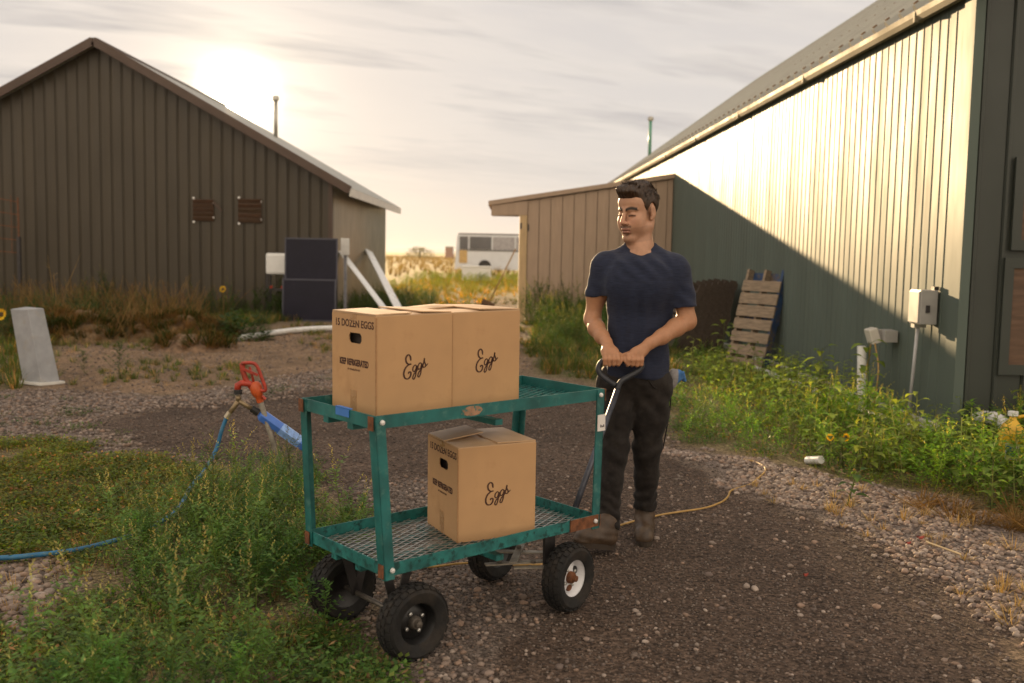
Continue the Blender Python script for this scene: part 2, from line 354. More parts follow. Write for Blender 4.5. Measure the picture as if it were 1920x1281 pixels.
# ------------------------------------------------------------------ left barn
def build_left_barn():
    X0, X1, XP, Y0, Y1, ZE, SL = -13.66, -3.88, -8.77, 21.3, 30.0, 2.92, .555
    t = thing('gable_barn', 'brown metal-sided barn with gable end and low sun behind its roof', 'barn', (XP, Y0, 0))
    def zr(x): return ZE+(4.89-abs(x-XP))*SL
    core = MB()       # dark backing inside the siding
    P = [(X0+.03-XP, 0), (X1-.03-XP, 0), (X1-.03-XP, ZE-.03), (0, zr(XP)-.05), (X0+.03-XP, ZE-.03)]
    core.prism(P, Y1-Y0-.1, frame(0, .03+Y1-Y0-.1, 0, (1, 0, 0), (0, 0, 1), (0, -1, 0)))
    core.build('wall_core', M['barn_seam'], t)
    w = .2328; n = 42
    for i in range(n):      # gable siding, one ribbed strip at a time
        a = X0+i*w-XP; b = a+w-.014; c = (a+b)/2
        mb = MB()
        def col(x): return zr(x+XP)-.04
        prof = [(a, 0.0), (a+.004, -.022), (a+.020, -.026), (a+.034, -.012), (c, -.009), (b-.02, -.012), (b, -.011), (b, .028), (a, .028)]
        vs = [(x, y, 0.04) for x, y in prof]+[(x, y, col(x)) for x, y in prof]; k = len(prof)
        mb.add(vs, [tuple(range(k)), tuple(reversed(range(k, 2*k)))]+[(j, k+j, k+(j+1) % k, (j+1) % k) for j in range(k)])
        mb.build('wall_panel', M['barn_metal'], t)
    ns = 32; w = (Y1-Y0)/ns   # side wall sheets
    for i in range(ns):
        y = i*w+.01; mb = MB()
        prof = [(X1-XP-.02, y), (X1-XP+.008, y), (X1-XP+.008, y+w*.55), (X1-XP+.035, y+w*.64), (X1-XP+.035, y+w*.84), (X1-XP+.008, y+w*.93), (X1-XP+.008, y+w-.006), (X1-XP-.02, y+w-.006)]
        vs = [(x, yy, .04) for x, yy in prof]+[(x, yy, ZE-.05) for x, yy in prof]; k = len(prof)
        mb.add(vs, [tuple(reversed(range(k))), tuple(range(k, 2*k))]+[(j, (j+1) % k, k+(j+1) % k, k+j) for j in range(k)])
        mb.build('side_panel', M['galv'], t)
    mb = MB(); mb.box(X1-XP-.07, X1-XP+.02, -.035, .06, 0.0, ZE-.06); mb.build('corner_trim', M['barn_trim'], t)
    for s in (-1, 1):      # roof halves
        mb = MB(); ex = 4.89+.42
        for k in range(9):
            pass
        a = Vector((0, 0, zr(XP)+.02)); d = Vector((s*ex, 0, -ex*SL))
        pts = [(0, zr(XP)+.03), (s*ex, zr(XP)+.03-ex*SL), (s*ex, zr(XP)-.07-ex*SL), (0, zr(XP)-.05)]
        if s > 0: pts = pts[::-1]
        mb.prism(pts, Y1-Y0+.55, frame(0, Y1-Y0+.28, 0, (1, 0, 0), (0, 0, 1), (0, -1, 0)))
        ro = mb.build('roof', M['roof_metal'], t, fix=True)
        mb = MB()
        mb.bar((0 if s < 0 else .004, -.30, zr(XP)-.03), (s*(ex+.01), -.30, zr(XP)-.03-ex*SL), .05, .17, (0, 0, 1)); mb.build('rake_trim', M['barn_trim'], t, fix=True)
        mb = MB(); mb.box(s*(ex+.012)-.02, s*(ex+.012)+.02, -.26, Y1-Y0+.28, zr(XP)-.16-ex*SL, zr(XP)+.01-ex*SL); mb.build('eave_trim', M['white_dull'], t)
    mb = MB(); mb.bar((0, -.29, zr(XP)+.015), (0, Y1-Y0+.3, zr(XP)+.015), .16, .05); mb.build('ridge_cap', M['barn_trim'], t)
    # two boarded vents
    for (vx0, vx1, vz0, vz1, strip) in ((-6.82, -6.37, 1.96, 2.42, True), (-5.86, -5.36, 1.94, 2.45, False)):
        mb = MB(); mb.box(vx0-XP, vx1-XP, -.045, -.028, vz0, vz1); v = mb.build('vent', make_mat('vent_board', (.05, .028, .014), rough=.8, var=.3, scale=6), t)
        nn = 5
        for k in range(nn):
            zc = vz0+(k+.5)*(vz1-vz0)/nn; mb = MB(); Mx = Matrix.Translation((0, -.06, zc)) @ Matrix.Rotation(R(28+random.uniform(-6, 6)), 4, 'X')
            mb.box(vx0-XP+.01, vx1-XP-.01, -.008, .008, -.040, .040, Mx); mb.build('slat', make_mat('vent_slat', (.066+.015*random.random(), .038, .019), rough=.75, var=.35, scale=8, stretch=(1, 6, 6)), v)
        for sx, sz in ((vx0+.02, vz1+.02), (vx0+.02, vz0-.02), (vx1-.02, vz1-.06), (vx1-.02, vz0+.07)):
            mb = MB(); mb.lathe([(.0, .012), (.022, .008), (.028, 0)], 10, Matrix.Translation((sx-XP, -.045, sz)) @ Matrix.Rotation(R(90), 4, 'X')); mb.build('screw_cap', M['screw'], v)
        if strip:
            mb = MB(); mb.bar((vx1-XP-.02, -.06, vz1-.04), (vx1-XP+.17, -.05, vz1-.24), .012, .05); mb.build('loose_strip', M['barn_trim'], v)
    # flue on the far slope
    mb = MB(); px, py = -6.66-XP, 6.7; mb.tube([(px, py, 4.3), (px, py, 5.5)], .055, 12); f = mb.build('flue_pipe', M['galv'], t, True)
    mb = MB(); mb.lathe([(.055, 5.47), (.095, 5.5), (.095, 5.57), (.07, 5.62), (0, 5.63)], 12, Matrix.Translation((px, py, 0))); mb.build('flue_cap', M['galv'], f)
    # things by the meter: wire fence at the left margin belongs to the yard, not to the barn
build_left_barn()

# ------------------------------------------------------------------ right green barn
def build_right_barn():
    t = thing('long_metal_barn', 'long green steel barn with sunlit ribbed side wall', 'barn', (3.53, 7.85, 0), 0.025)
    L, HE, HW, SL = 23.6, 3.51, 4.5, .73
    core = MB()
    P = [(.03, 0), (2*HW-.03, 0), (2*HW-.03, HE-.02), (HW, HE+HW*SL-.1), (.03, HE-.02)]
    core.prism(P, L-.08, frame(0, L-.04, 0, (1, 0, 0), (0, 0, 1), (0, -1, 0))); core.build('wall_core', M['barn_seam'], t)
    def rib_strip(y0, y1, z0, z1, ribs, depth=.005):
        prof = [(.03, y0)]
        prof.append((0, y0))
        for r in ribs: prof += [(0, r-.010), (-depth, r-.006), (-depth, r+.006), (0, r+.010)]
        prof += [(0, y1), (.03, y1)]
        k = len(prof); vs = [(x, y, z0) for x, y in prof]+[(x, y, z1) for x, y in prof]
        mb = MB(); mb.add(vs, [tuple(range(k)), tuple(reversed(range(k, 2*k)))]+[(j, k+j, k+(j+1) % k, (j+1) % k) for j in range(k)]); return mb
    pw = .92; n = int(L/pw)
    shared = None
    for i in range(n):
        y = .16+i*pw
        if y+pw > L: break
        if shared is None:
            o = rib_strip(0, pw-.004, .06, HE-.02, [.03+k*.1533 for k in range(6)]).build('wall_panel', M['green_metal'], t, fix=True); shared = o.data; o.location = (0, y, 0)
        else:
            o = bpy.data.objects.new('wall_panel', shared); COL.objects.link(o); o.parent = t; o.location = (0, y, 0)
    MB().box(-.028, .05, -.028, .155, .02, HE-.02).build('corner_trim', M['green_metal'], t)
    MB().box(-.045, .04, .16, L, .005, .07).build('base_trim', M['white_dull'], t)
    # eave: soffit, fascia and gutter
    MB().box(-.035, .03, -.28, L+.1, HE-.02, HE+.0).build('soffit', M['fascia'], t)
    g = MB(); gp = [(-.035, HE-.06), (-.035, HE+.025), (-.045, HE+.025), (-.055, HE+.018), (-.10, HE+.025), (-.11, HE+.025), (-.105, HE-.02), (-.085, HE-.06), (-.06, HE-.066)]
    k = len(gp); g.add([(x, -.28, z) for x, z in gp]+[(x, L+.1, z) for x, z in gp], [tuple(range(k)), tuple(reversed(range(k, 2*k)))]+[(j, k+j, k+(j+1) % k, (j+1) % k) for j in range(k)])
    g.build('gutter', M['fascia'], t, fix=True)
    for q in range(8):
        MB().box(-.1125, -.033, .9+q*3.05, .93+q*3.05, HE-.068, HE+.02).build('gutter_joint', M['fascia'], t)
    # roof sheets on the near slope, each with its ribs; clips at the eave
    nv = Vector((-SL, 0, 1)).normalized(); x0, z0 = -.07, HE+.05; x1 = HW+.02; z1 = z0+(x1-x0)*SL
    sh = None
    for i in range(26):
        y = -.3+i*.92
        if sh is None:
            prof = [(0, 0)]
            for r in (.06, .36, .66): prof += [(r-.035, 0), (r-.018, .048), (r+.018, .048), (r+.035, 0)]
            prof += [(.912, 0), (.912, -.03), (0, -.03)]; k = len(prof); mb = MB()
            mb.add([(x0+nv.x*h, yy, z0+nv.z*h) for yy, h in prof]+[(x1+nv.x*h, yy, z1+nv.z*h) for yy, h in prof], [tuple(range(k)), tuple(reversed(range(k, 2*k)))]+[(j, k+j, k+(j+1) % k, (j+1) % k) for j in range(k)])
            o = mb.build('roof_panel', M['roof_metal'], t, fix=True); sh = o.data; o.location = (0, y+.3-.3, 0)
            cl = MB().box(-.018, .018, -.016, .016, 0, .018).mesh('roof_clip'); cl.materials.append(M['clip'])
        else:
            o = bpy.data.objects.new('roof_panel', sh); COL.objects.link(o); o.parent = t; o.location = (0, y, 0)
        for r in (.06, .36, .66):
            for q, xx in enumerate((x0+.03, x0+1.3, x0+2.6)):
                if q and i > 9: continue
                c = bpy.data.objects.new('roof_clip', cl); COL.objects.link(c); c.parent = o; c.location = (xx+nv.x*.047, r, z0+(xx-x0)*SL+nv.z*.047); c.rotation_euler = (0, -math.atan(SL), 0); c.scale = (1, 1, 1) if q == 0 else (.45, .45, .5)
    MB().prism([(HW-.02, z1-.04), (2*HW+.07, HE+.05), (2*HW+.07, HE+.01), (HW-.02, z1-.09)], L+.4, frame(0, L+.1, 0, (1, 0, 0), (0, 0, 1), (0, -1, 0))).build('far_roof_slope', M['roof_metal'], t, fix=True)
    MB().bar((HW+.05, -.3, z1-.02), (HW+.05, L+.1, z1-.02), .16, .05).build('ridge_cap', M['roof_metal'], t)
    # near gable end
    w = .23
    def zr(x): return HE+(HW-abs(x-HW))*SL-.06
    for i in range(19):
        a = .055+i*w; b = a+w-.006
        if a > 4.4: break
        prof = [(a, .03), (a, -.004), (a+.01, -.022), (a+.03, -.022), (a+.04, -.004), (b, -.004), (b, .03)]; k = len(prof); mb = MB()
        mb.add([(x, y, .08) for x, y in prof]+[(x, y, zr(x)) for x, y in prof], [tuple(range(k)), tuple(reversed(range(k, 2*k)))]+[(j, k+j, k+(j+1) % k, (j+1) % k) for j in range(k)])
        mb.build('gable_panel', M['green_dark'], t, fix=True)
    for (a, b, z_0, z_1) in ((.385, 1.35, .60, 1.36), (.425, 1.35, 1.58, 2.14)):      # boarded openings
        fr = MB()
        for q in ((a-.075, a, z_0-.08, z_1+.08), (b, b+.075, z_0-.08, z_1+.08), (a, b, z_1, z_1+.08), (a, b, z_0-.08, z_0)): fr.box(q[0], q[1], -.05, -.022, q[2], q[3])
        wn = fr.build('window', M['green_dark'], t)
        MB().box(a, b, -.034, -.022, z_0, z_1).build('board', M['wood_raw'], wn)
    MB().box(.05, 4.4, -.06, .02, 0, .075).build('gable_base_trim', M['green_dark'], t)
    mb = MB(); px, py = 1.05, 22.4; zz = z0+(px-x0)*SL; mb.tube([(px, py, zz-.1), (px, py, zz+1.1)], .05, 12); f = mb.build('flue_pipe', make_mat('green_flue', (.11, .30, .21), rough=.4, var=.1), t, True)
    MB().lathe([(.05, zz+1.05), (.09, zz+1.08), (.09, zz+1.14), (.06, zz+1.18), (0, zz+1.19)], 12, Matrix.Translation((px, py, 0))).build('flue_cap', M['galv'], f)
build_right_barn()

# ------------------------------------------------------------------ tan lean-to shed against the green barn
def build_shed():
    t = thing('lean_to_shed', 'tan board-sided lean-to shed built against the green barn', 'shed', (0.17, 20.35, 0))
    WX, D = 3.06, 3.2
    def zr(x): return 2.46+.165*(x+.65)     # roof line rising to the barn
    MB().prism([(.03, 0), (WX-.02, 0), (WX-.02, zr(WX)-.12), (.03, zr(0)-.12)], D-.06, frame(0, D, 0, (1, 0, 0), (0, 0, 1), (0, -1, 0))).build('wall_core', M['tan_gap'], t)
    w = .235
    for i in range(13):
        a = .105+i*w; b = min(a+w-.012, WX-.03)
        MB().add([(x, y, z) for y in (-.0, .05) for x, z in ((a, .04), (b, .04), (b, zr(b)-.11), (a, zr(a)-.11))], [(0, 1, 2, 3), (7, 6, 5, 4), (0, 4, 5, 1), (1, 5, 6, 2), (2, 6, 7, 3), (3, 7, 4, 0)]).build('siding_board', M['tan_siding'], t)
    MB().box(-.06, .092, -.02, .10, 0, zr(0)-.13).build('corner_post', M['lumber'], t)
    MB().box(-.05, .0, .105, D, 0, zr(0)-.2).build('side_wall', M['tan_siding'], t)
    MB().add([(x, y, z) for y in (-.032, .04) for x, z in ((-.64, zr(-.64)-.30), (.095, zr(-.64)-.28), (.095, zr(.095)-.11), (-.64, zr(-.64)-.1))], [(0, 1, 2, 3), (7, 6, 5, 4), (0, 4, 5, 1), (1, 5, 6, 2), (2, 6, 7, 3), (3, 7, 4, 0)]).build('overhang_panel', M['tan_siding'], t)
    MB().box(-.62, -.065, .045, .13, zr(-.64)-.31, zr(-.64)-.19).build('overhang_beam', M['lumber'], t)
    mb = MB(); pts = [(-.70, zr(-.70)-.09), (WX+.0, zr(WX)-.09), (WX+.0, zr(WX)), (-.70, zr(-.70))]
    mb.prism(pts, D+.1, frame(0, D+.04, 0, (1, 0, 0), (0, 0, 1), (0, -1, 0))); mb.build('roof', M['tan_siding'], t, fix=True)
    MB().box(-.05, -.015, -.03, -.021, 1.9, 2.02).build('hinge', M['dark_metal'], t); MB().box(.10, .13, -.015, -.003, 1.86, 2.0).build('hinge', M['dark_metal'], t); MB().box(.10, .13, -.015, -.003, .42, .54).build('hinge', M['dark_metal'], t)
build_shed()
# ------------------------------------------------------------------ garden cart
CART_A, CART_B, CART_YAW = 0.011, 0.0049, 0.7136
_cu = Vector((math.cos(CART_YAW), math.sin(CART_YAW), CART_A)).normalized()
_cn = _cu.cross(Vector((-math.sin(CART_YAW), math.cos(CART_YAW), CART_B))).normalized(); _cv = _cn.cross(_cu)
CART = frame(-0.1927, 3.7559, 0.0, _cu, _cv, _cn)
M['teal'] = make_mat('worn_teal_paint', (.012, .118, .112), rough=.48, var=.35, scale=9, col2=(.07, .19, .165), c2scale=22, c2lo=.55, c2hi=.72, bump=.0006, bscale=40, c2rough=.7)
M['teal_scuffed'] = make_mat('scuffed_teal_paint', (.018, .150, .140), rough=.5, var=.4, scale=16, col2=(.006, .050, .045), c2scale=34, c2lo=.52, c2hi=.62, bump=.0006, bscale=50)
M['rust'] = make_mat('rust', (.16, .058, .022), rough=.85, var=.5, scale=30, bump=.0008, bscale=60, col2=(.07, .035, .02), c2scale=22)
M['bare_metal'] = make_mat('bare_steel', (.50, .49, .46), rough=.38, metal=.85, var=.2, scale=20)
M['tyre'] = make_mat('tyre_rubber', (.008, .0072, .0068), rough=.85, var=.4, scale=22, col2=(.045, .034, .025), c2scale=9, c2lo=.50, c2hi=.8, bump=.001, bscale=90)
M['hub_black'] = make_mat('black_hub_paint', (.007, .0068, .007), rough=.4, var=.3, scale=30)
M['rim_white'] = make_mat('white_rim_paint', (.72, .72, .74), rough=.3, var=.06, scale=20, col2=(.30, .17, .11), c2scale=16, c2lo=.68, c2hi=.74)
M['handle_foam'] = make_mat('dark_grip_rubber', (.022, .024, .030), rough=.55, var=.25, scale=30, bump=.0004, bscale=160)
M['handle_steel'] = make_mat('grey_blue_tube', (.07, .075, .095), rough=.4, metal=.4, var=.3, scale=18)
M['axle_steel'] = make_mat('dull_steel', (.16, .14, .12), rough=.5, metal=.7, var=.3, scale=25)
M['link_steel'] = make_mat('tan_grey_steel', (.30, .265, .215), rough=.5, metal=.4, var=.3, scale=25)

def angle_iron(a, b, inx, up, flange=.042, t=.004):
    """two flanges meeting along edge a-b: one along inx, one along up"""
    mb = MB(); a, b, inx, up = Vector(a), Vector(b), Vector(inx).normalized(), Vector(up).normalized()
    for d1, w1, d2 in ((inx, flange, up), (up, flange, inx)):
        o = d2*t
        vs = [p+d1*k+q for p in (a, b) for k, q in ((0, Vector()), (w1, Vector()), (w1, o), (0, o))]
        if d1 == up: vs = [v+inx*0.0004 for v in vs]
        mb.add(vs, [(0, 3, 2, 1), (4, 5, 6, 7), (0, 1, 5, 4), (1, 2, 6, 5), (2, 3, 7, 6), (3, 0, 4, 7)])
    return mb

def build_wheel(parent, c, steer, white, outer):
    """c: hub centre in cart coordinates, outer: +-1 side of the cart that the wheel's face looks to"""
    Rr, Wd = .134, .092
    Mx = Matrix.Translation(c) @ Matrix.Rotation(steer, 4, 'Z') @ Matrix.Rotation(R(90)*(-outer), 4, 'X')   # local z = outward
    wh = bpy.data.objects.new('wheel', None); COL.objects.link(wh); wh.parent = parent; wh.matrix_local = Mx; wh.empty_display_size = .05
    mb = MB(); prof = []
    for k in range(13):
        a = math.pi*(k/12); prof.append((Rr-.040+.036*math.sin(a)**.55 if 0 < k < 12 else Rr-.056, -math.cos(a)*Wd/2*(1 if 0 < k < 12 else .8)))
    prof = [(Rr-.062, -Wd*.33)]+prof+[(Rr-.062, Wd*.33)]
    mb.lathe(prof, 48); mb.f = mb.f[:-2]
    nb = 26
    for row, z in enumerate((-.030, -.010, .010, .030)):
        for i in range(nb):
            th = 2*math.pi*(i+.5*(row % 2))/nb; rr = Rr-.004 if abs(z) < .02 else Rr-.009
            Mk = Matrix.Rotation(th, 4, 'Z') @ Matrix.Translation((rr, 0, z)) @ Matrix.Rotation(.45*(1 if z < 0 else -1)*(abs(z) > .02), 4, 'Y')
            mb.box(-.008, .0045, -.0115, .0115, -.0082, .0082, Mk)
    mb.build('tyre', M['tyre'], wh, auto=True)
    rim_m = M['rim_white'] if white else M['hub_black']
    mb = MB(); q = Rr-.056
    mb.lathe([(.022, .006), (.045, .004), (q-.016, -.006), (q-.008, .020), (q+.003, .034), (q+.006, .038), (q+.006, -.038), (q-.01, -.03), (.02, -.02)], 32)
    rim = mb.build('rim', rim_m, wh, auto=True)
    if white:
        for a in (.5, 2.6, 4.7):
            mb = MB(); Mk = Matrix.Rotation(a, 4, 'Z') @ Matrix.Translation((.043, 0, .0))
            mb.prism([(-.013*math.cos(t*math.pi/6), .017*math.sin(t*math.pi/6)) for t in range(12)], .0075, Mk); mb.build('rim_hole', M['black'] if a < 2 else M['rust'], rim)
    mb = MB(); mb.lathe([(.024, .0), (.024, .018), (.019, .026), (.012, .026), (.012, .040), (.0, .042)], 16); mb.build('hub', M['axle_steel'] if not white else M['rust'], rim, auto=True)
    for k in range(4):
        a = k*math.pi/2+.5; mb = MB(); mb.lathe([(.0072, .003), (.0072, .012), (.003, .014), (0, .014)], 6, Matrix.Translation((.037*math.cos(a), .037*math.sin(a), 0))); mb.build('bolt', M['bare_metal'], rim)
    return wh

def expanded_deck(Lx, Wy, z, du=.066, dv=.030, t=.0032):
    """diamond mesh of flat strands filling a rectangle"""
    mb = MB(); s = dv/du; n = int((Lx+Wy/s)/du)+2
    for sg in (1, -1):
        for i in range(-n, n+1):
            # line y = sg*s*(x - i*du), clipped to the rectangle
            x0, x1 = -Lx/2, Lx/2
            pts = []
            xa = i*du+(-Wy/2)/(sg*s); xb = i*du+(Wy/2)/(sg*s)
            lo, hi = max(min(xa, xb), x0), min(max(xa, xb), x1)
            if hi-lo < .02: continue
            ya, yb = sg*s*(lo-i*du), sg*s*(hi-i*du); zz = z+(.0016 if sg > 0 else -.0016)
            mb.bar((lo, ya, zz), (hi, yb, zz), t, .0028)
    return mb

def build_cart():
    t = thing('garden_cart', 'two-tier teal garden cart carrying egg boxes on rubber wheels', 'cart'); t.matrix_world = CART
    LT, WT, ZT, LB, WB, ZB = 1.068, .485, .869, 1.007, .515, .369
    for nm, Lx, Wy, z, mat, tier in (('upper', LT, WT, ZT, M['teal'], 1), ('lower', LB, WB, ZB, M['teal_scuffed'], 0)):
        h = .044
        for s in (-1, 1):
            angle_iron((-Lx/2, s*Wy/2, z-h), (Lx/2, s*Wy/2, z-h), (0, -s, 0), (0, 0, 1), h).build('side_rail', mat, t, fix=True)
            angle_iron((s*Lx/2, -Wy/2+.003, z-h), (s*Lx/2, Wy/2-.003, z-h), (-s, 0, 0), (0, 0, 1), h).build('end_rail', mat, t, fix=True)
        dk = expanded_deck(Lx-.02, Wy-.02, z-h+.0075).build('mesh_deck', M['bare_metal'] if tier == 0 else M['teal_scuffed'], t)
        for y in (-.08, .08):
            MB().bar((-Lx/2+.005, y, z-h-.012), (Lx/2-.005, y, z-h-.012), .034, .022).build('deck_support', mat, t)
        MB().bar((0, -Wy/2+.005, z-h-.034), (0, Wy/2-.005, z-h-.034), .034, .020).build('deck_support', mat, t)
    for sx in (-1, 1):       # legs and corners
        for sy in (-1, 1):
            o = .0045
            a = (sx*(LB/2+o), sy*(WB/2+o), ZB-.055); b = (sx*(LT/2+o), sy*(WT/2+o), ZT-.002)
            lg = angle_iron(a, b, (-sx, 0, 0), (0, -sy, 0), .040).build('leg', M['teal'], t, fix=True)
            for z, Lx, Wy in ((ZT-.022, LT, WT), (ZB-.022, LB, WB)):
                mb = MB(); mb.lathe([(0, .008), (.008, .006), (.0095, 0)], 10, Matrix.Translation((sx*(Lx/2-.022), sy*(Wy/2+.009), z)) @ Matrix.Rotation(R(90)*(1 if sy < 0 else -1), 4, 'X')); mb.build('bolt', M['screw'], lg)
            # rusted corner plates
            for z, Lx, Wy, k in ((ZT-.044, LT, WT, 1), (ZB-.044, LB, WB, 0)):
                mb = MB(); mb.box(sx*(Lx/2+.0105)-.0015, sx*(Lx/2+.0105)+.0015, sy*Wy/2-.016-(.012 if sy > 0 else -.012)*1, sy*Wy/2+.014-(.012 if sy > 0 else -.012), z-.004, z+.043); mb.build('corner_plate', M['rust'], lg)
    # rust eaten stretches and other marks
    MB().box(LB/2-.155, LB/2-.002, -WB/2-.0065, -WB/2-.0008, ZB-.045, ZB+.001).build('rusted_patch', M['rust'], t)
    MB().box(LB/2+.0008, LB/2+.004, -WB/2+.03, -WB/2+.11, ZB-.045, ZB+.001).build('rusted_patch', M['rust'], t)
    mb = MB(); mb.prism([(-.045+.01*math.sin(i*2.1), 0) if False else (.048*math.cos(i*math.pi/7)*(1+.12*math.sin(i*3.3)), .018*math.sin(i*math.pi/7)) for i in range(14)], .0012, frame(-.13, -WT/2-.0002, ZT-.022, (1, 0, 0), (0, 0, 1), (0, -1, 0))); mb.build('worn_patch', make_mat('worn_rust_primer', (.30, .17, .10), rough=.8, var=.35, scale=40, col2=(.03, .15, .13), c2scale=45, c2lo=.52, c2hi=.6), t)
    mb = MB(); mb.box(-LT/2-.0035, -LT/2-.001, -.085, .0, ZT-.026, ZT+.003); mb.box(-LT/2-.0035, -LT/2+.012, -.085, .0, ZT+.0005, ZT+.004); mb.build('blue_tape', make_mat('blue_tape', (.05, .19, .55), rough=.5, var=.15), t)
    # paper label wrapped on the front near leg
    mb = MB(); xx = LT/2-.012
    mb.box(xx-.030, xx+.012, -WT/2-.0155, -WT/2-.0125, ZT-.165, ZT-.10); mb.box(xx+.010, xx+.0125, -WT/2-.0155, -WT/2+.035, ZT-.165, ZT-.10); lb = mb.build('paper_label', make_mat('paper_label', (.70, .66, .62), rough=.8, var=.08), t)
    for k in range(3): MB().box(xx-.016+.008*k, xx-.011+.008*k, -WT/2-.0165, -WT/2-.0150, ZT-.150, ZT-.140-.004*(k == 1)).build('print_mark', M['black'], lb)
    # running gear
    RW = .134; LW, WW = .743/2, .4634/2
    MB().tube([(-LW, -WW-.03, RW), (-LW, WW+.03, RW)], .0095, 10).build('rear_axle', M['axle_steel'], t, True)
    for s in (-1, 1):
        mb = MB(); mb.bar((-LW-.05, s*.135, ZB-.06), (-LW, s*.135, RW-.005), .034, .006, (0, 1, 0)); mb.bar((-LW+.05, s*.135, ZB-.06), (-LW, s*.135, RW-.005), .034, .006, (0, 1, 0)); mb.box(-LW-.07, -LW+.07, s*.135-.03, s*.135+.03, ZB-.062, ZB-.056); mb.build('rear_bracket', M['dark_metal'], t)
        build_wheel(t, (-LW, s*WW, RW), 0, False, s)
        mb = MB(); mb.bar((LW-.03, s*.15, ZB-.05), (LW-.03, s*.15, RW+.0), .012, .055, (1, 0, 0)); mb.tube([(LW-.03, s*.15, RW), (LW, s*WW, RW)], .0095, 8); mb.build('steering_knuckle', M['dark_metal'], t)
        build_wheel(t, (LW, s*WW, RW), R(11), s < 0, s)
    lk = MB(); lk.bar((LW-.20, -.13, .205), (LW+.06, .10, .205), .030, .006); lk.build('steering_link', M['link_steel'], t)
    lk = MB(); lk.bar((LW-.20, .10, .196), (LW+.06, -.14, .196), .030, .006); lk.build('steering_link', M['link_steel'], t)
    lk = MB(); lk.bar((LW-.25, -.02, .180), (LW+.02, -.16, .180), .028, .006); lk.build('tie_rod', M['link_steel'], t)
    lk = MB(); lk.bar((LW-.16, -.09, .168), (LW-.03, -.19, .168), .026, .006); lk.build('tie_rod', M['link_steel'], t)
    for bx, by, bz in ((LW-.07, -.015, .21), (LW-.20, -.045, .185), (LW-.10, -.135, .185)):
        MB().lathe([(.011, 0), (.011, .010), (.005, .013), (0, .013)], 6, Matrix.Translation((bx, by, bz))).build('bolt', M['axle_steel'], t)
    # drawbar and handle: positions in metres of the yard, taken into cart coordinates
    inv = CART.inverted()
    def W2(p): return inv @ Vector(p)
    piv = (.285, 4.265, .285); top = (.497, 4.615, .775)
    fork = MB(); fork.bar(W2((.155, 4.05, .235)), W2((.235, 4.18, .235)), .05, .012); fork.bar(W2((.205, 4.185, .235)), W2((.255, 4.275, .29)), .008, .05); fork.bar(W2((.245, 4.155, .235)), W2((.30, 4.245, .29)), .008, .05)
    fork.build('handle_fork', M['dark_metal'], t)
    hs = MB(); hs.tube([W2(piv), W2(tuple(piv[i]+(top[i]-piv[i])*.5 for i in range(3))), W2(top)], .0135, 12); hd = hs.build('handle', M['handle_steel'], t, True)
    hs = MB(); q = [tuple(piv[i]+(top[i]-piv[i])*k for i in range(3)) for k in (.50, .515)]; hs.tube([W2(p) for p in q], .0165, 12); hs.build('handle_collar', M['dark_metal'], hd)
    # D-shaped grip: bottom of the loop, out to both sides, across the top under the hands
    loop = [(.497, 4.615, .775), (.512, 4.622, .812), (.560, 4.632, .842), (.600, 4.640, .868), (.612, 4.645, .892), (.600, 4.646, .907), (.56, 4.646, .909), (.50, 4.646, .909), (.44, 4.646, .908), (.418, 4.645, .897), (.408, 4.642, .868), (.420, 4.636, .842), (.455, 4.627, .815), (.489, 4.62, .795)]
    hs = MB(); hs.tube([W2(p) for p in catmull(loop, 5)], .0135, 12); hs.build('grip', M['handle_foam'], hd, True)
build_cart()

# ------------------------------------------------------------------ egg boxes
M['card'] = make_mat('brown_cardboard', (.50, .300, .150), rough=.85, var=.09, scale=3.5, col2=(.40, .225, .105), c2scale=4.5, c2lo=.56, c2hi=.80, bump=.0002, bscale=220, stretch=(1, 1, 1), spec=.25)
M['card_in'] = make_mat('cardboard_edge', (.36, .20, .09), rough=.9, var=.15, scale=40)
M['card_flap'] = make_mat('cardboard_flap', (.52, .335, .185), rough=.52, var=.08, scale=7, spec=.5)
M['ink'] = make_mat('brown_ink', (.060, .022, .012), rough=.8, var=.2, scale=60)
M['tape'] = make_mat('clear_brown_tape', (.40, .235, .115), rough=.28, var=.1, scale=20)
BOX_L, BOX_W, BOX_H = .324, .293, .353

def text_mesh(s, size, bold=0.0):
    cu = bpy.data.curves.new('print', 'FONT'); cu.body = s; cu.size = size; cu.align_x = 'CENTER'; cu.align_y = 'CENTER'; cu.extrude = .0003; cu.offset = bold; cu.resolution_u = 3
    ob = bpy.data.objects.new('print', cu); COL.objects.link(ob)
    dg = bpy.context.evaluated_depsgraph_get(); me = bpy.data.meshes.new_from_object(ob.evaluated_get(dg))
    bpy.data.objects.remove(ob); bpy.data.curves.remove(cu); return me

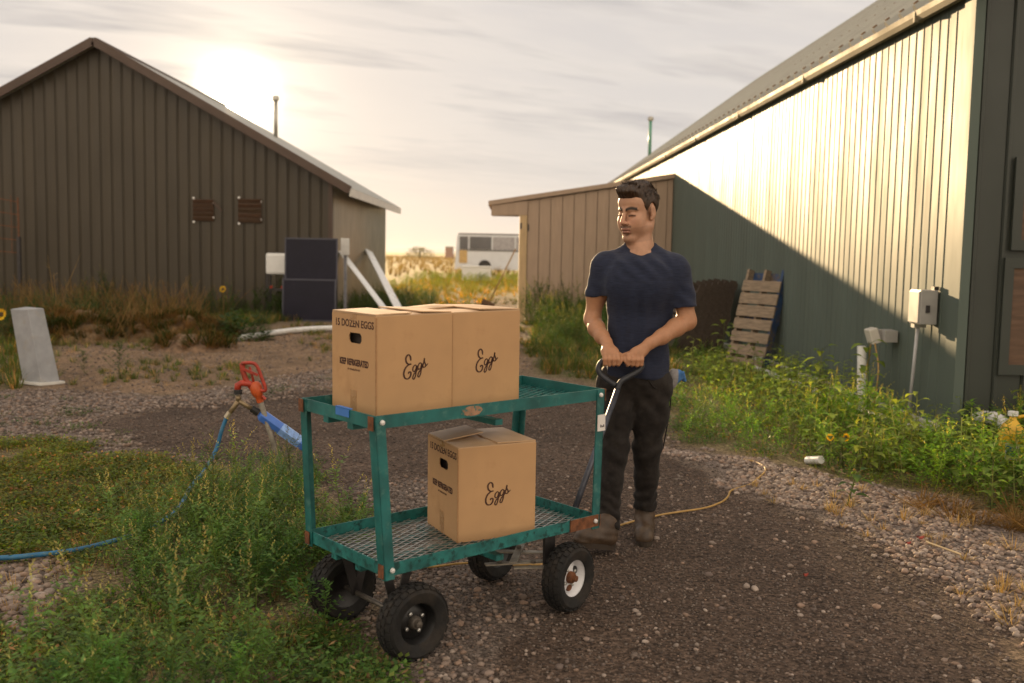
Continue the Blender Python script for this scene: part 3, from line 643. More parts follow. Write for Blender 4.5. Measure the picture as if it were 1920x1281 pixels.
def script_mesh():
    """the handwritten word, as flat ribbons of ink (units: 200 wide, y down)"""
    E = [(60,44),(55,14),(38,3),(20,22),(24,52),(44,68),(64,66),(44,70),(16,92),(3,128),(12,158),(36,166),(56,150),(61,126),(48,120),(38,132)]
    g1 = [(108,84),(94,76),(79,92),(77,112),(88,120),(101,106),(109,82),(105,114),(98,150),(86,172),(76,164),(84,140),(104,120),(124,98)]
    g2 = [(150,72),(136,64),(121,80),(119,100),(130,108),(143,94),(151,70),(147,102),(140,138),(128,160),(118,152),(126,128),(146,108),(160,84)]
    s = [(150,100),(166,66),(173,34),(171,56),(181,76),(180,92),(167,97),(160,88)]
    s2 = [(178,92),(190,84),(202,72)]
    mb = MB(); sc = .104/200
    for st, w in ((E, 14.0), (g1, 11.0), (g2, 11.0), (s, 11.5), (s2, 9.0)):
        P = catmull([(x, y, 0) for x, y in st], 6); n = len(P); vs = []
        for i, p in enumerate(P):
            d = (P[min(i+1, n-1)]-P[max(i-1, 0)]).normalized(); nn = Vector((-d.y, d.x, 0)); ww = w*(.55+.45*abs(d.y))*(1 if 1 < i < n-2 else .7)/2
            for k in (-1, 1): q = p+nn*ww*k; vs.append(((q.x-102)*sc, -(q.y-88)*sc, .0004))
        mb.add(vs, [(2*i, 2*i+1, 2*i+3, 2*i+2) for i in range(n-1)])
    me = mb.mesh('script_print'); me.materials.append(M['ink']); return me

def build_box_proto():
    t = thing('egg_box', 'x', 'box')
    # four walls; the short wall facing the cart's tail has a cut hand hole
    th = .004; mb = MB()
    mb.box(0, BOX_L, 0, th, 0, BOX_H); mb.box(BOX_L-th, BOX_L, th, BOX_W, 0, BOX_H); mb.box(0, BOX_L-th, BOX_W-th, BOX_W, 0, BOX_H); mb.box(th, BOX_L-th, th, BOX_W-th, 0, .004)
    body = mb.build('box_walls', M['card'], t)
    # wall with hole
    cxh, czh, hw, hh, ch = BOX_W*.46, BOX_H*.765, .042, .0185, .010
    hole = [(cxh-hw+ch, czh-hh), (cxh+hw-ch, czh-hh), (cxh+hw, czh-hh+ch), (cxh+hw, czh+hh-ch), (cxh+hw-ch, czh+hh), (cxh-hw+ch, czh+hh), (cxh-hw, czh+hh-ch), (cxh-hw, czh-hh+ch)]
    outer = [(th, 0), (BOX_W-th, 0), (BOX_W-th, BOX_H), (th, BOX_H)]
    bm = bmesh.new(); es = []
    for ring in (outer, hole):
        v = [bm.verts.new((0, y, z)) for y, z in ring]; es += [bm.edges.new((v[i], v[(i+1) % len(v)])) for i in range(len(v))]
    bmesh.ops.triangle_fill(bm, use_beauty=True, edges=es)
    r = bmesh.ops.extrude_face_region(bm, geom=bm.faces[:]); bmesh.ops.translate(bm, vec=(th, 0, 0), verts=[e for e in r['geom'] if isinstance(e, bmesh.types.BMVert)])
    bmesh.ops.recalc_face_normals(bm, faces=bm.faces); me = bpy.data.meshes.new('end_wall'); bm.to_mesh(me); bm.free(); link_mesh('end_wall', me, M['card'], t)
    MB().box(.03, BOX_L-.02, .02, BOX_W-.02, .01, BOX_H-.05).build('egg_trays', make_mat('shaded_pulp_trays', (.05, .04, .035), rough=.95, var=.2), t)  # tray block coloured dark to stand for the unlit inside of the box
    # lettering
    def put(me, name, Mx): me.materials.clear(); me.materials.append(M['ink']); o = link_mesh(name, me, None, t); o.matrix_local = Mx
    fe = lambda y, z: frame(-.0005, y, z, (0, -1, 0), (0, 0, 1), (-1, 0, 0))
    put(text_mesh('15 DOZEN EGGS', .0345, .0007), 'lettering', fe(BOX_W*.485, BOX_H*.905) @ Matrix.Diagonal((1.0, 1.05, 1, 1)))
    put(text_mesh('KEEP REFRIGERATED', .0215, .0010), 'lettering', fe(BOX_W*.49, BOX_H*.515) @ Matrix.Diagonal((.97, 1.45, 1, 1)))
    put(text_mesh('AT OR BELOW 45°F', .0095, .0001), 'lettering', fe(BOX_W*.49, BOX_H*.445))
    o = link_mesh('script_lettering', script_mesh(), None, t); o.matrix_local = frame(BOX_L*.51, -.0003, BOX_H*.485, (1, 0, 0), (0, 0, 1), (0, -1, 0))
    MB().box(-.0009, .0, BOX_W*.43, BOX_W*.57, 0.0, .085).build('tape', M['tape'], t)
    MB().box(-.0009, .0, BOX_W*.43, BOX_W*.57, BOX_H-.022, BOX_H+.001).build('tape', M['tape'], t)
    MB().box(-.0015, .0035, -.0015, .0035, .002, BOX_H-.004).build('corner_crease', M['card_in'], t)
    return t
def add_flaps(t, spec):
    """spec: list of (hinge, x0, x1, y0, y1, tilt degrees, lift)"""
    for hinge, x0, x1, y0, y1, tilt, lift in spec:
        z = BOX_H+lift
        if hinge == 'end': Mx = Matrix.Translation((x0, 0, z)) @ Matrix.Rotation(-R(tilt), 4, 'Y'); b = (0, x1-x0, y0, y1)
        elif hinge == 'far_end': Mx = Matrix.Translation((x1, 0, z)) @ Matrix.Rotation(R(tilt), 4, 'Y'); b = (x0-x1, 0, y0, y1)
        elif hinge == 'front': Mx = Matrix.Translation((0, y0, z)) @ Matrix.Rotation(R(tilt), 4, 'X'); b = (x0, x1, 0, y1-y0)
        else: Mx = Matrix.Translation((0, y1, z)) @ Matrix.Rotation(-R(tilt), 4, 'X'); b = (x0, x1, y0-y1, 0)
        # slightly bowed panel
        n = 6; mb = MB(); vs = []
        for i in range(n+1):
            for j in range(n+1):
                x = b[0]+(b[1]-b[0])*i/n; y = b[2]+(b[3]-b[2])*j/n; s = math.sin(math.pi*i/n)*math.sin(math.pi*j/n)*.004
                vs += [Mx @ Vector((x, y, s)), Mx @ Vector((x, y, s+.004))]
        def I(i, j, k): return (i*(n+1)+j)*2+k
        fs = []
        for i in range(n):
            for j in range(n):
                fs += [(I(i, j, 1), I(i+1, j, 1), I(i+1, j+1, 1), I(i, j+1, 1)), (I(i, j, 0), I(i, j+1, 0), I(i+1, j+1, 0), I(i+1, j, 0))]
        for i in range(n):
            fs += [(I(i, 0, 0), I(i+1, 0, 0), I(i+1, 0, 1), I(i, 0, 1)), (I(i+1, n, 0), I(i, n, 0), I(i, n, 1), I(i+1, n, 1)), (I(0, i+1, 0), I(0, i, 0), I(0, i, 1), I(0, i+1, 1)), (I(n, i, 0), I(n, i+1, 0), I(n, i+1, 1), I(n, i, 1))]
        mb.add(vs, fs); mb.build('top_flap', M['card_flap'], t)
def build_boxes():
    Lh, Wh = BOX_L, BOX_W
    spots = [(-.437, -.099, .825, -.008, 'cardboard egg box at the tail end of the upper tray, lettering on its end'),
             (-.1085, -.094, .825, -.012, 'cardboard egg box on the upper tray, the one nearer the man'),
             (-.096, -.121, .329, -.244, 'cardboard egg box standing askew alone on the lower tray')]
    flaps = [
      [('front', .002, Lh-.002, 0, Wh*.5, .6, 0), ('back', .002, Lh-.002, Wh*.5, Wh, .4, 0), ('end', 0, Lh*.46, .004, Wh-.004, 1.0, .0045), ('far_end', Lh*.60, Lh, .006, Wh-.004, 2.4, .0045)],
      [('front', .002, Lh-.002, 0, Wh*.5, .5, 0), ('back', .002, Lh-.002, Wh*.5, Wh, .8, 0), ('end', 0, Lh*.40, .16, Wh-.004, 3.2, .0045), ('far_end', Lh*.40, Lh, .004, Wh-.004, 1.6, .0045)],
      [('front', .002, Lh-.002, 0, Wh*.5, .4, 0), ('back', .002, Lh-.002, Wh*.5, Wh, .6, 0), ('end', 0, Lh*.5, .13, Wh-.004, 7.5, .0045), ('far_end', Lh*.5, Lh, .004, Wh-.004, .9, .0045)]]
    protos = [build_box_proto()]
    base = protos[0]
    objs = [base]+[copy_tree(base) for _ in range(2)]
    for o, (u, v, z, yw, lab), fl in zip(objs, spots, flaps):
        o.matrix_world = CART @ Matrix.Translation((u, v, z+.003)) @ Matrix.Rotation(yw, 4, 'Z')
        tag(o, 'brown '+lab, 'box', 'egg boxes on the cart'); add_flaps(o, fl)
build_boxes()
# ------------------------------------------------------------------ the man: soft bodies from distance fields
class Field:
    """signed distance grid; shapes are blended in where they reach"""
    def __init__(s, lo, hi, h):
        s.lo = np.array(lo, float); s.h = h; s.n = np.ceil((np.array(hi)-s.lo)/h).astype(int)+1; s.D = np.full(s.n, 1.0, np.float32)
    def _sub(s, lo, hi, pad):
        a = np.clip(np.floor((np.array(lo)-pad-s.lo)/s.h).astype(int), 0, s.n); b = np.clip(np.ceil((np.array(hi)+pad-s.lo)/s.h).astype(int)+1, 0, s.n)
        if (b <= a).any(): return None, None
        ax = [s.lo[i]+s.h*np.arange(a[i], b[i]) for i in range(3)]
        return tuple(slice(a[i], b[i]) for i in range(3)), np.stack(np.meshgrid(*ax, indexing='ij'), -1)
    def _put(s, sl, d, k, op):
        A = s.D[sl]; d = d.astype(np.float32)
        if op == 'u':
            hh = np.maximum(k-np.abs(A-d), 0)/k; s.D[sl] = np.minimum(A, d)-hh*hh*k*.25
        else:
            hh = np.maximum(k-np.abs(A+d), 0)/k; s.D[sl] = np.maximum(A, -d)+hh*hh*k*.25
    def cone(s, a, b, ra, rb, k=.02, op='u'):
        a = np.array(a, float); b = np.array(b, float); r = max(ra, rb)
        sl, P = s._sub(np.minimum(a, b)-r, np.maximum(a, b)+r, k+3*s.h)
        if sl is None: return s
        ab = b-a; t = np.clip(((P-a)@ab)/max(ab@ab, 1e-9), 0, 1); d = np.linalg.norm(P-a-t[..., None]*ab, axis=-1)-(ra+(rb-ra)*t)
        s._put(sl, d, k, op); return s
    def chain(s, pts, rs, k=.012):
        for i in range(len(pts)-1): s.cone(pts[i], pts[i+1], rs[i], rs[i+1], k)
        return s
    def ell(s, c, r, k=.02, op='u', M=None):
        c = np.array(c, float); r = np.array(r, float); R_ = r.max()
        sl, P = s._sub(c-R_, c+R_, k+3*s.h)
        if sl is None: return s
        q = P-c
        if M is not None: q = q@M          # columns of M: local axes
        k0 = np.linalg.norm(q/r, axis=-1); k1 = np.linalg.norm(q/(r*r), axis=-1)
        s._put(sl, k0*(k0-1)/np.maximum(k1, 1e-6), k, op); return s
    def cut(s, fn):     # keep where fn(P) < 0
        ax = [s.lo[i]+s.h*np.arange(s.n[i]) for i in range(3)]; P = np.stack(np.meshgrid(*ax, indexing='ij'), -1)
        s.D = np.maximum(s.D, fn(P).astype(np.float32)); return s
    def mesh(s):
        D = s.D; D = np.pad(D, 1, constant_values=1.0); lo = s.lo-s.h; S = D < 0
        c = np.zeros(tuple(np.array(D.shape)-1), np.uint8); off = [(i, j, k) for i in (0, 1) for j in (0, 1) for k in (0, 1)]
        nx, ny, nz = c.shape
        for i, j, k in off: c += S[i:i+nx, j:j+ny, k:k+nz]
        act = (c > 0) & (c < 8); idx = np.full(c.shape, -1, np.int32); ci = np.argwhere(act); idx[act] = np.arange(len(ci))
        acc = np.zeros((len(ci), 3)); cnt = np.zeros(len(ci))
        for e0 in off:
            for ax in range(3):
                if e0[ax]: continue
                e1 = list(e0); e1[ax] = 1
                d0 = D[tuple((ci+e0).T)]; d1 = D[tuple((ci+e1).T)]; m = (d0 < 0) != (d1 < 0); t = d0[m]/(d0[m]-d1[m])
                p = np.tile(np.array(e0, float), (m.sum(), 1)); p[:, ax] += t; acc[m] += p; cnt[m] += 1
        V = lo+s.h*(ci+acc/cnt[:, None]); F = []
        for ax in range(3):
            a, b = [(1, 2), (2, 0), (0, 1)][ax]
            sl0 = [slice(1, -1)]*3; sl0[ax] = slice(0, -1); sl1 = [slice(1, -1)]*3; sl1[ax] = slice(1, None)
            s0 = S[tuple(sl0)]; s1 = S[tuple(sl1)]; e = np.argwhere(s0 != s1); o = np.zeros(3, int); o[a] = 1; o[b] = 1; o[ax] = 0
            base = e+o; flip = s0[tuple(e.T)]
            def cell(da, db):
                q = base.copy(); q[:, a] -= da; q[:, b] -= db; return idx[tuple(q.T)]
            q = np.stack([cell(1, 1), cell(0, 1), cell(0, 0), cell(1, 0)], -1); q[~flip] = q[~flip][:, ::-1]; F.append(q)
        F = np.concatenate(F); return V, F[(F >= 0).all(1)]
def vnormals(V, F):
    n = np.cross(V[F[:, 2]]-V[F[:, 0]], V[F[:, 3]]-V[F[:, 1]]); N = np.zeros_like(V)
    for k in range(4): np.add.at(N, F[:, k], n)
    return N/np.maximum(np.linalg.norm(N, axis=1, keepdims=True), 1e-9)
def relax(V, F, it=2, f=.5):
    for _ in range(it):
        A = np.zeros_like(V); c = np.zeros(len(V))
        for i, j in ((0, 1), (1, 2), (2, 3), (3, 0)):
            np.add.at(A, F[:, i], V[F[:, j]]); np.add.at(A, F[:, j], V[F[:, i]]); np.add.at(c, F[:, i], 1); np.add.at(c, F[:, j], 1)
        V = V*(1-f)+A/c[:, None]*f
    return V

M['skin'] = make_mat('skin', (1, 1, 1), rough=.5, var=.07, scale=60, attr='col', spec=.35, sss=.12, bump=.0004, bscale=500)
M['hair'] = make_mat('dark_brown_hair', (.044, .023, .011), rough=.42, var=.5, scale=90, stretch=(1, 1, .25), spec=.5, bump=.002, bscale=260, trans=.18)
M['navy'] = make_mat('heather_navy_jersey', (.017, .022, .044), rough=.82, var=.42, scale=70, stretch=(.35, .35, 6.5), spec=.2, sheen=.10, bump=.0004, bscale=160, detail=4)
M['denim'] = make_mat('black_denim', (.0150, .0122, .0108), rough=.85, var=.45, scale=26, col2=(.030, .025, .0215), c2scale=7, c2lo=.5, c2hi=.75, bump=.0006, bscale=260, spec=.2, sheen=.05)
M['leather'] = make_mat('brown_work_leather', (.060, .036, .020), rough=.55, var=.35, scale=22, col2=(.115, .080, .050), c2scale=11, c2lo=.55, c2hi=.75, bump=.0012, bscale=90)
M['sole'] = make_mat('boot_sole', (.032, .021, .013), rough=.8, var=.3, scale=30)

MAN = np.array([0.6, 4.85, 0.0])
def build_man():
    t = thing('person', 'man in navy t-shirt and black jeans pulling the cart by its handle', 'person', tuple(MAN))
    # --- head frame: x his left, y forward, z up; turned to the picture's left and looking down
    f = np.array([-.70, -.714, 0]); f /= np.linalg.norm(f); pt = R(11)
    fw = f*math.cos(pt)-np.array([0, 0, 1])*math.sin(pt); lf = np.array([-f[1], f[0], 0]); up = np.cross(fw, lf); up /= np.linalg.norm(up)
    H = np.stack([lf, fw, up], -1); hc = np.array([-.006, -.006, 1.608]); hs = 1.055
    def h(x, y, z): return hc+H@(np.array([x, y, z])*hs)
    B = Field((-.31, -.33, .84), (.34, .20, 1.80), .0032)
    def he(c, r, k=.02, op='u'): B.ell(h(*c), np.array(r)*hs, k, op, H)
    def hk(a, b, ra, rb, k=.02, op='u'): B.cone(h(*a), h(*b), ra*hs, rb*hs, k, op)
    he((0, -.020, .036), (.073, .094, .086)); he((0, .026, -.036), (.061, .067, .080), .03); he((0, .050, .055), (.058, .040, .045), .03)
    he((0, .079, -.104), (.023, .019, .018), .024)
    for s in (-1, 1):
        hk((s*.054, .000, -.064), (s*.016, .074, -.106), .019, .018, .020); he((s*.040, .062, -.022), (.021, .020, .019), .026); he((s*.036, .058, -.052), (.024, .024, .028), .03)
        hk((s*.012, .088, .026), (s*.044, .070, .024), .0095, .0070, .014)
    for s in (-1, 1): he((s*.031, .106, .003), (.021, .022, .0135), .014, 's')
    for s in (-1, 1): he((s*.031, .0745, .002), (.0165, .0145, .0125), .006)
    he((0, .074, -.058), (.034, .026, .030), .02)
    hk((0, .090, .018), (0, .1165, -.026), .0078, .0108, .010); he((0, .113, -.030), (.0115, .0105, .009), .008)
    for s in (-1, 1): he((s*.0125, .1025, -.033), (.0085, .0105, .0080), .006)
    for s in (-1, 1): he((s*.0065, .1120, -.0405), (.0040, .0050, .0030), .003, 's')
    he((0, .0985, -.0605), (.0235, .0085, .0052), .006); he((0, .0960, -.0735), (.0205, .0090, .0064), .006); he((0, .1075, -.0668), (.0240, .0080, .0014), .003, 's')
    he((0, .094, -.0845), (.018, .010, .004), .008, 's')
    for s in (-1, 1):
        he((s*.0775, -.014, .000), (.0085, .0185, .0330), .008); he((s*.0870, -.008, .002), (.0060, .0095, .0190), .005, 's'); he((s*.074, -.004, -.028), (.007, .009, .011), .006)
    # neck and the trunk hidden in the shirt
    B.cone(h(0, -.034, -.045), (.016, .020, 1.415), .048, .055, .03); B.cone(h(.048, -.03, -.045), (.022, -.055, 1.425), .015, .015, .03); B.cone(h(-.048, -.03, -.045), (.004, -.055, 1.425), .015, .015, .03)
    B.cone((.012, .0, 1.43), (.012, .0, 1.385), .065, .09, .04); B.cone((-.14, .035, 1.355), (.17, -.03, 1.355), .05, .05, .05)
    B.ell((.01, .0, 1.22), (.145, .085, .20), .04)
    # arms
    eL, wL = (-.205, .055, 1.085), (-.152, -.132, .990); eR, wR = (.246, -.035, 1.090), (.050, -.185, .992)
    B.chain([(-.170, .038, 1.34), (-.188, .048, 1.21), eL], [.050, .047, .037], .03); B.cone(eL, (-.190, -.02, 1.045), .037, .040, .03); B.chain([(-.190, -.02, 1.045), (-.168, -.09, 1.010), wL], [.040, .033, .0262], .02)
    B.chain([(.196, -.033, 1.34), (.222, -.036, 1.21), eR], [.052, .048, .041], .03); B.cone(eR, (.185, -.085, 1.062), .041, .043, .03); B.chain([(.185, -.085, 1.062), (.110, -.145, 1.020), wR], [.043, .035, .0275], .02)
    # hands closed on the bar (bar axis along x at y=-.204, z=.909)
    by, bz = -.204, .909
    for w, xs, kn in ((wL, (-.166, -.146, -.125, -.104), 1), (wR, (.008, -.012, -.033, -.054), -1)):
        kx = [x for x in xs]; mid = sum(kx)/4
        lens = (.88, 1.0, 1.05, .97)
        for i, x in enumerate(kx):
            L = lens[i]; kp = (x, by-.014, bz+.026+.003*(i in (1, 2))); B.cone(w, kp, .021, .0125, .014)
            p1 = (x+.001*kn, by-.032*L, bz+.008); p2 = (x+.002*kn, by-.028*L, bz-.014-.003*(i == 1)); p3 = (x+.003*kn, by-.004, bz-.022)
            B.chain([kp, p1, p2, p3], [.0118, .0105, .0096, .0084], .0028)
        B.ell((mid*.75+w[0]*.25, by+.012, bz+.042), (.040, .030, .024), .018)
        tx = kx[3]+kn*.014; B.chain([(mid*.5+w[0]*.5+kn*.02, by+.035, bz+.045), (tx, by+.014, bz+.024), (tx+kn*.003, by-.012, bz+.010), (tx-kn*.002, by-.026, bz-.004)], [.015, .0115, .0105, .0085], .006)
    V, F = B.mesh(); V = relax(V, F, 1, .35)
    Q = (V-hc)@H/hs                       # head coordinates of every vertex
    x, y, z = Q.T; ax = np.abs(x)
    skin = np.tile(np.array([.455, .252, .158]), (len(V), 1)); head = V[:, 2] > 1.44
    arm = V[:, 2] < 1.25; skin[arm] = np.array([.400, .200, .108])
    def blend(m, col): nonlocal skin; m = np.clip(m, 0, 1)[:, None]; skin = skin*(1-m)+np.array(col)*m
    front = (y > .03)*head
    blend(front*np.exp(-((ax-.034)/.022)**2-((z+.028)/.02)**2)*.35, (.50, .22, .14))               # cheeks
    blend(front*(y > .095)*np.exp(-(x/.012)**2-((z+.028)/.02)**2)*.35, (.48, .20, .13))
    brow = .027+.006*np.sin(np.clip((ax-.010)/.042, 0, 1)*math.pi); blend(front*(ax > .009)*(ax < .053)*np.exp(-((z-brow+.001)/.0078)**4), (.020, .011, .007))
    blend(front*(ax > .014)*(ax < .048)*np.exp(-((z+.0035-.003*np.cos((ax-.031)/.017*1.5))/.0036)**2), (.022, .011, .008))      # lash line
    lip = front*(y > .088)*(ax < .0245); blend(lip*np.exp(-((z+.0605)/.0048)**4)*.75, (.33, .125, .095)); blend(lip*np.exp(-((z+.0735)/.0056)**4)*.75, (.36, .145, .11))
    blend(front*(y > .09)*(ax < .023)*np.exp(-((z+.0668)/.0016)**2), (.10, .03, .025))
    blend(front*(y > .082)*(ax < .030)*np.exp(-((z+.0500-.0*ax)/.0058)**4)*.78, (.075, .042, .028))   # moustache
    blend(front*(ax < .014)*np.exp(-((z+.088)/.006)**2-((ax)/.011)**2)*.72, (.085, .048, .032))
    blend(head*(z < -.055)*(z > -.125)*(y > -.01)*.24, (.16, .09, .06))                               # shaved jaw
    blend(head*(ax > .05)*np.exp(-((y-.010)/.009)**2)*np.clip((z+.030)/.03, 0, 1)*(z < .06)*.75, (.045, .026, .016))         # sideburn roots
    me = np_mesh('body', V, F, col=skin); link_mesh('body', me, M['skin'], t, True)
    # --- hair
    G = Field(hc-.16, hc+.19, .0030)
    def ge(c, r, k=.02, op='u'): G.ell(h(*c), np.array(r)*hs, k, op, H)
    ge((0, -.024, .045), (.0805, .101, .090)); ge((0, .045, .098), (.058, .046, .036), .03); ge((.010, .078, .108), (.044, .026, .019), .02); ge((-.012, .060, .116), (.042, .036, .020), .02); ge((0, -.01, .118), (.056, .07, .026), .02)
    def hl(P):
        Qh = (P-hc)@H/hs; xx, yy, zz = Qh[..., 0], Qh[..., 1], Qh[..., 2]
        line = np.interp(yy, [-.13, -.06, -.030, -.012, .004, .020, .030, .048, .075, .10], [-.055, -.050, -.032, .028, .004, .014, .036, .062, .074, .080])
        line = line+.012*np.clip((np.abs(xx)-.035)/.03, 0, 1)*(yy > .03)
        d = (line-zz)*.8*hs
        ear = .0265-np.sqrt((yy+.014)**2+((zz-.0)*.62)**2); ear = np.where(np.abs(xx) > .06, ear, -1)
        return np.maximum(d, ear)
    G.cut(hl); Vh, Fh = G.mesh(); Vh = relax(Vh, Fh, 1, .4); Nh = vnormals(Vh, Fh); Qh = (Vh-hc)@H/hs
    ph = Qh[:, 0]*420+Qh[:, 2]*60*np.sin(Qh[:, 1]*40); wv = np.sin(ph)*.5+np.sin(Qh[:, 0]*230+Qh[:, 1]*150+2)*.5+.6*vnoise(Qh[:, 0]*1.0+Qh[:, 2]*.3, Qh[:, 1], 170, 3)
    topm = np.clip((Qh[:, 2]-.03)/.06, .25, 1); Vh = Vh+Nh*(wv*.0014*topm)[:, None]
    tip = np.clip((Qh[:, 1]-.055)/.04, 0, 1)*np.clip((Qh[:, 2]-.075)/.03, 0, 1); Vh = Vh+(H@np.array([0, .5, .9]))*(tip*.006*(.5+.5*np.sin(Qh[:, 0]*310)))[:, None]
    hm = np_mesh('hair', Vh, Fh); hair = link_mesh('hair', hm, M['hair'], t, True)
    # loose locks standing off the scalp
    mb = MB(); rg = random.Random(5)
    for i in range(460):
        a = rg.uniform(-.055, .055); b = rg.uniform(-.09, .088); r2 = 1-(a/.0805)**2-((b+.024)/.103)**2
        if r2 < .25: continue
        c = .045+.090*math.sqrt(r2)+.004+.030*min(1, max(0, (b-.005)/.05)); p = Vector(h(a, b, c-.010)); fr_ = max(0, b-.03)/.06
        d = Vector(H@np.array([a*4+rg.uniform(-.5, .5), .25+.6*fr_+rg.uniform(-.35, .35), .75+rg.uniform(-.25, .3)])).normalized(); L = rg.uniform(.016, .027)*(1+.8*fr_); e = Vector(H@np.array([rg.uniform(-.4, .4), .6, -.2]))*.004
        mb.tube([p, p+d*L*.5, p+d*L+e], [.0042, .0030, .0006], 4, False)
    for i in range(3600):
        a = rg.uniform(-1, 1)*.074; b = rg.uniform(-.118, .090); r2 = 1-(a/.0805)**2-((b+.024)/.103)**2
        if r2 < .02: continue
        c = .045+.090*math.sqrt(r2)+(.012 if b > .03 else .003)*(r2 > .4)
        if b > .015 and c < .088: continue
        if abs(a) > .058 and b > -.045 and c < .045: continue
        p = Vector(h(a, b, c-.005)); side = abs(a)/.08
        d = Vector(H@np.array([a*5*side+rg.uniform(-.35, .35), (.75 if b > -.03 else -.15)+rg.uniform(-.3, .3), (.55-.9*side if b > -.05 else -.75)+rg.uniform(-.25, .35)])).normalized(); L = rg.uniform(.012, .026)*(1.25 if b > .045 and side < .6 else .75)
        mb.tube([p, p+d*L*.55+Vector((0, 0, .002)), p+d*L], [.0011, .0008, .0002], 3, False)
    mb.build('loose_locks', M['hair'], hair, True)
    # --- t-shirt
    S = Field((-.30, -.22, .77), (.36, .22, 1.50), .0045)
    S.ell((.012, .0, 1.25), (.170, .116, .17), .05); S.cone((-.130, .035, 1.346), (.160, -.028, 1.346), .060, .060, .05); S.cone((.014, .012, 1.415), (.014, .01, 1.37), .072, .11, .04); S.cone((-.130, .036, 1.362), (-.030, .022, 1.432), .050, .034, .04); S.cone((.160, -.020, 1.362), (.058, .010, 1.432), .050, .034, .04)
    S.ell((.014, .0, 1.06), (.150, .112, .24), .05); S.ell((.004, .003, .87), (.176, .130, .17), .05)
    S.ell((-.055, -.055, 1.275), (.08, .055, .08), .10); S.ell((.075, -.075, 1.275), (.085, .055, .08), .10)
    S.chain([(-.165, .036, 1.345), (-.190, .048, 1.18)], [.056, .061], .055); S.chain([(.192, -.034, 1.334), (.229, -.038, 1.14)], [.061, .0685], .055)
    def sh(P):
        X, Y, Z = P[..., 0], P[..., 1], P[..., 2]
        hem = (.808+.006*np.sin(X*22+1)+.004*X*8)-Z
        sl = np.where(X < -.142, 1.200+.10*(X+.19)-Z, -1); sr = np.where(X > .172, 1.160+.10*(X-.23)-Z, -1)
        low = np.where((X < -.142), sl, np.where(X > .172, sr, -1))
        nk = (1.5-((X-.014)/.082)**2*0) ; nr = .0700-np.sqrt((X-.012)**2+((Y+.012)*.78)**2+((Z-1.466+.30*(Y-.02))*.95)**2)
        hem = np.where(np.abs(X-.012) < .2, hem, hem)
        return np.maximum(np.maximum(hem, low), nr)
    S.cut(sh); Vs, Fs = S.mesh(); Vs = relax(Vs, Fs, 2, .5); Ns = vnormals(Vs, Fs); X, Y, Z = Vs.T
    trunk = np.clip((.150-np.abs(X-.012))/.03, 0, 1)
    fold = .0060*np.sin((Z*38+X*9+1.5*np.sin(X*14)))*np.clip((1.0-Z)/.12, 0, 1)*trunk
    fold += .0062*np.sin(X*95+Z*16+2.0*np.sin(Z*9))*np.clip((1.24-Z)/.1, 0, 1)*np.clip((Z-.86)/.1, 0, 1)*trunk*(.5+.5*np.sin(X*21+2))
    fold += .0050*np.sin((X*.6+Z)*70+X*30)*np.clip(1-np.abs(Z-1.36)/.09, 0, 1)*trunk
    arms_ = np.clip((np.abs(X-.012)-.16)/.03, 0, 1); fold += .0030*np.sin(Z*85+X*60)*arms_*np.clip((1.30-Z)/.08, 0, 1)
    fold += .0035*fbm(X+Y, Z, 11, 3)+.0014*fbm(X-Y, Z, 34, 8)
    hemm = np.clip(1-np.abs(Z-.818)/.010, 0, 1)*.0022; nb = np.sqrt((X-.012)**2+((Y+.012)*.78)**2+((Z-1.466+.30*(Y-.02))*.95)**2)-.0700
    fold *= np.clip((nb-.014)/.02, 0, 1); hemm = hemm+.0030*np.clip(1-np.abs(nb-.007)/.008, 0, 1); Vs = Vs+Ns*(fold+hemm)[:, None]
    nb = np.sqrt((Vs[:, 0]-.012)**2+((Vs[:, 1]+.012)*.78)**2+((Vs[:, 2]-1.466+.30*(Vs[:, 1]-.02))*.95)**2)-.0700
    rim = Vs[(np.abs(nb) < .008) & (Vs[:, 2] > 1.36)]; an = np.arctan2(rim[:, 1]+.012, rim[:, 0]-.012); ring = []
    for i in range(36):
        a = -math.pi+2*math.pi*(i+.5)/36; dd = np.abs((an-a+math.pi) % (2*math.pi)-math.pi) < .20; ring.append(rim[dd].mean(0) if dd.any() else None)
    ring = [r_ for r_ in ring if r_ is not None]; ring = np.array(ring)
    for _ in range(3): ring = ring*.5+(np.roll(ring, 1, 0)+np.roll(ring, -1, 0))*.25
    MB().tube([tuple(r_) for r_ in ring]+[tuple(ring[0]), tuple(ring[1])], .0105, 8, False).build('neckband', M['navy'], t, True)
    link_mesh('t_shirt', np_mesh('t_shirt', Vs, Fs), M['navy'], t, True)
    # --- jeans
    T = Field((-.33, -.34, .07), (.27, .22, .90), .005)
    T.ell((.002, .002, .80), (.172, .118, .12), .05)
    hL, kL, aL = (-.088, .01, .765), (-.092, -.105, .455), (-.125, -.215, .135); hR, kR, aR = (.094, -.012, .765), (.074, -.020, .450), (.079, .025, .165)
    T.chain([hL, (-.088, -.045, .62), kL], [.094, .084, .062], .03); T.chain([kL, (-.112, -.155, .32), aL], [.062, .055, .050], .03)
    T.chain([hR, (.082, -.022, .62), kR], [.097, .086, .066], .03); T.chain([kR, (.078, .005, .32), aR], [.066, .058, .050], .03)
    T.cone((-.122, -.210, .155), (-.128, -.222, .10), .051, .054, .02); T.cone((.079, .022, .20), (.080, .022, .14), .051, .055, .02)
    def tc(P):
        X, Y, Z = P[..., 0], P[..., 1], P[..., 2]
        return np.where(X < -.02, .098-.35*(Y+.22)-Z, .142-Z)
    T.cut(tc); Vt, Ft = T.mesh(); Vt = relax(Vt, Ft, 2, .5); Nt = vnormals(Vt, Ft); X, Y, Z = Vt.T
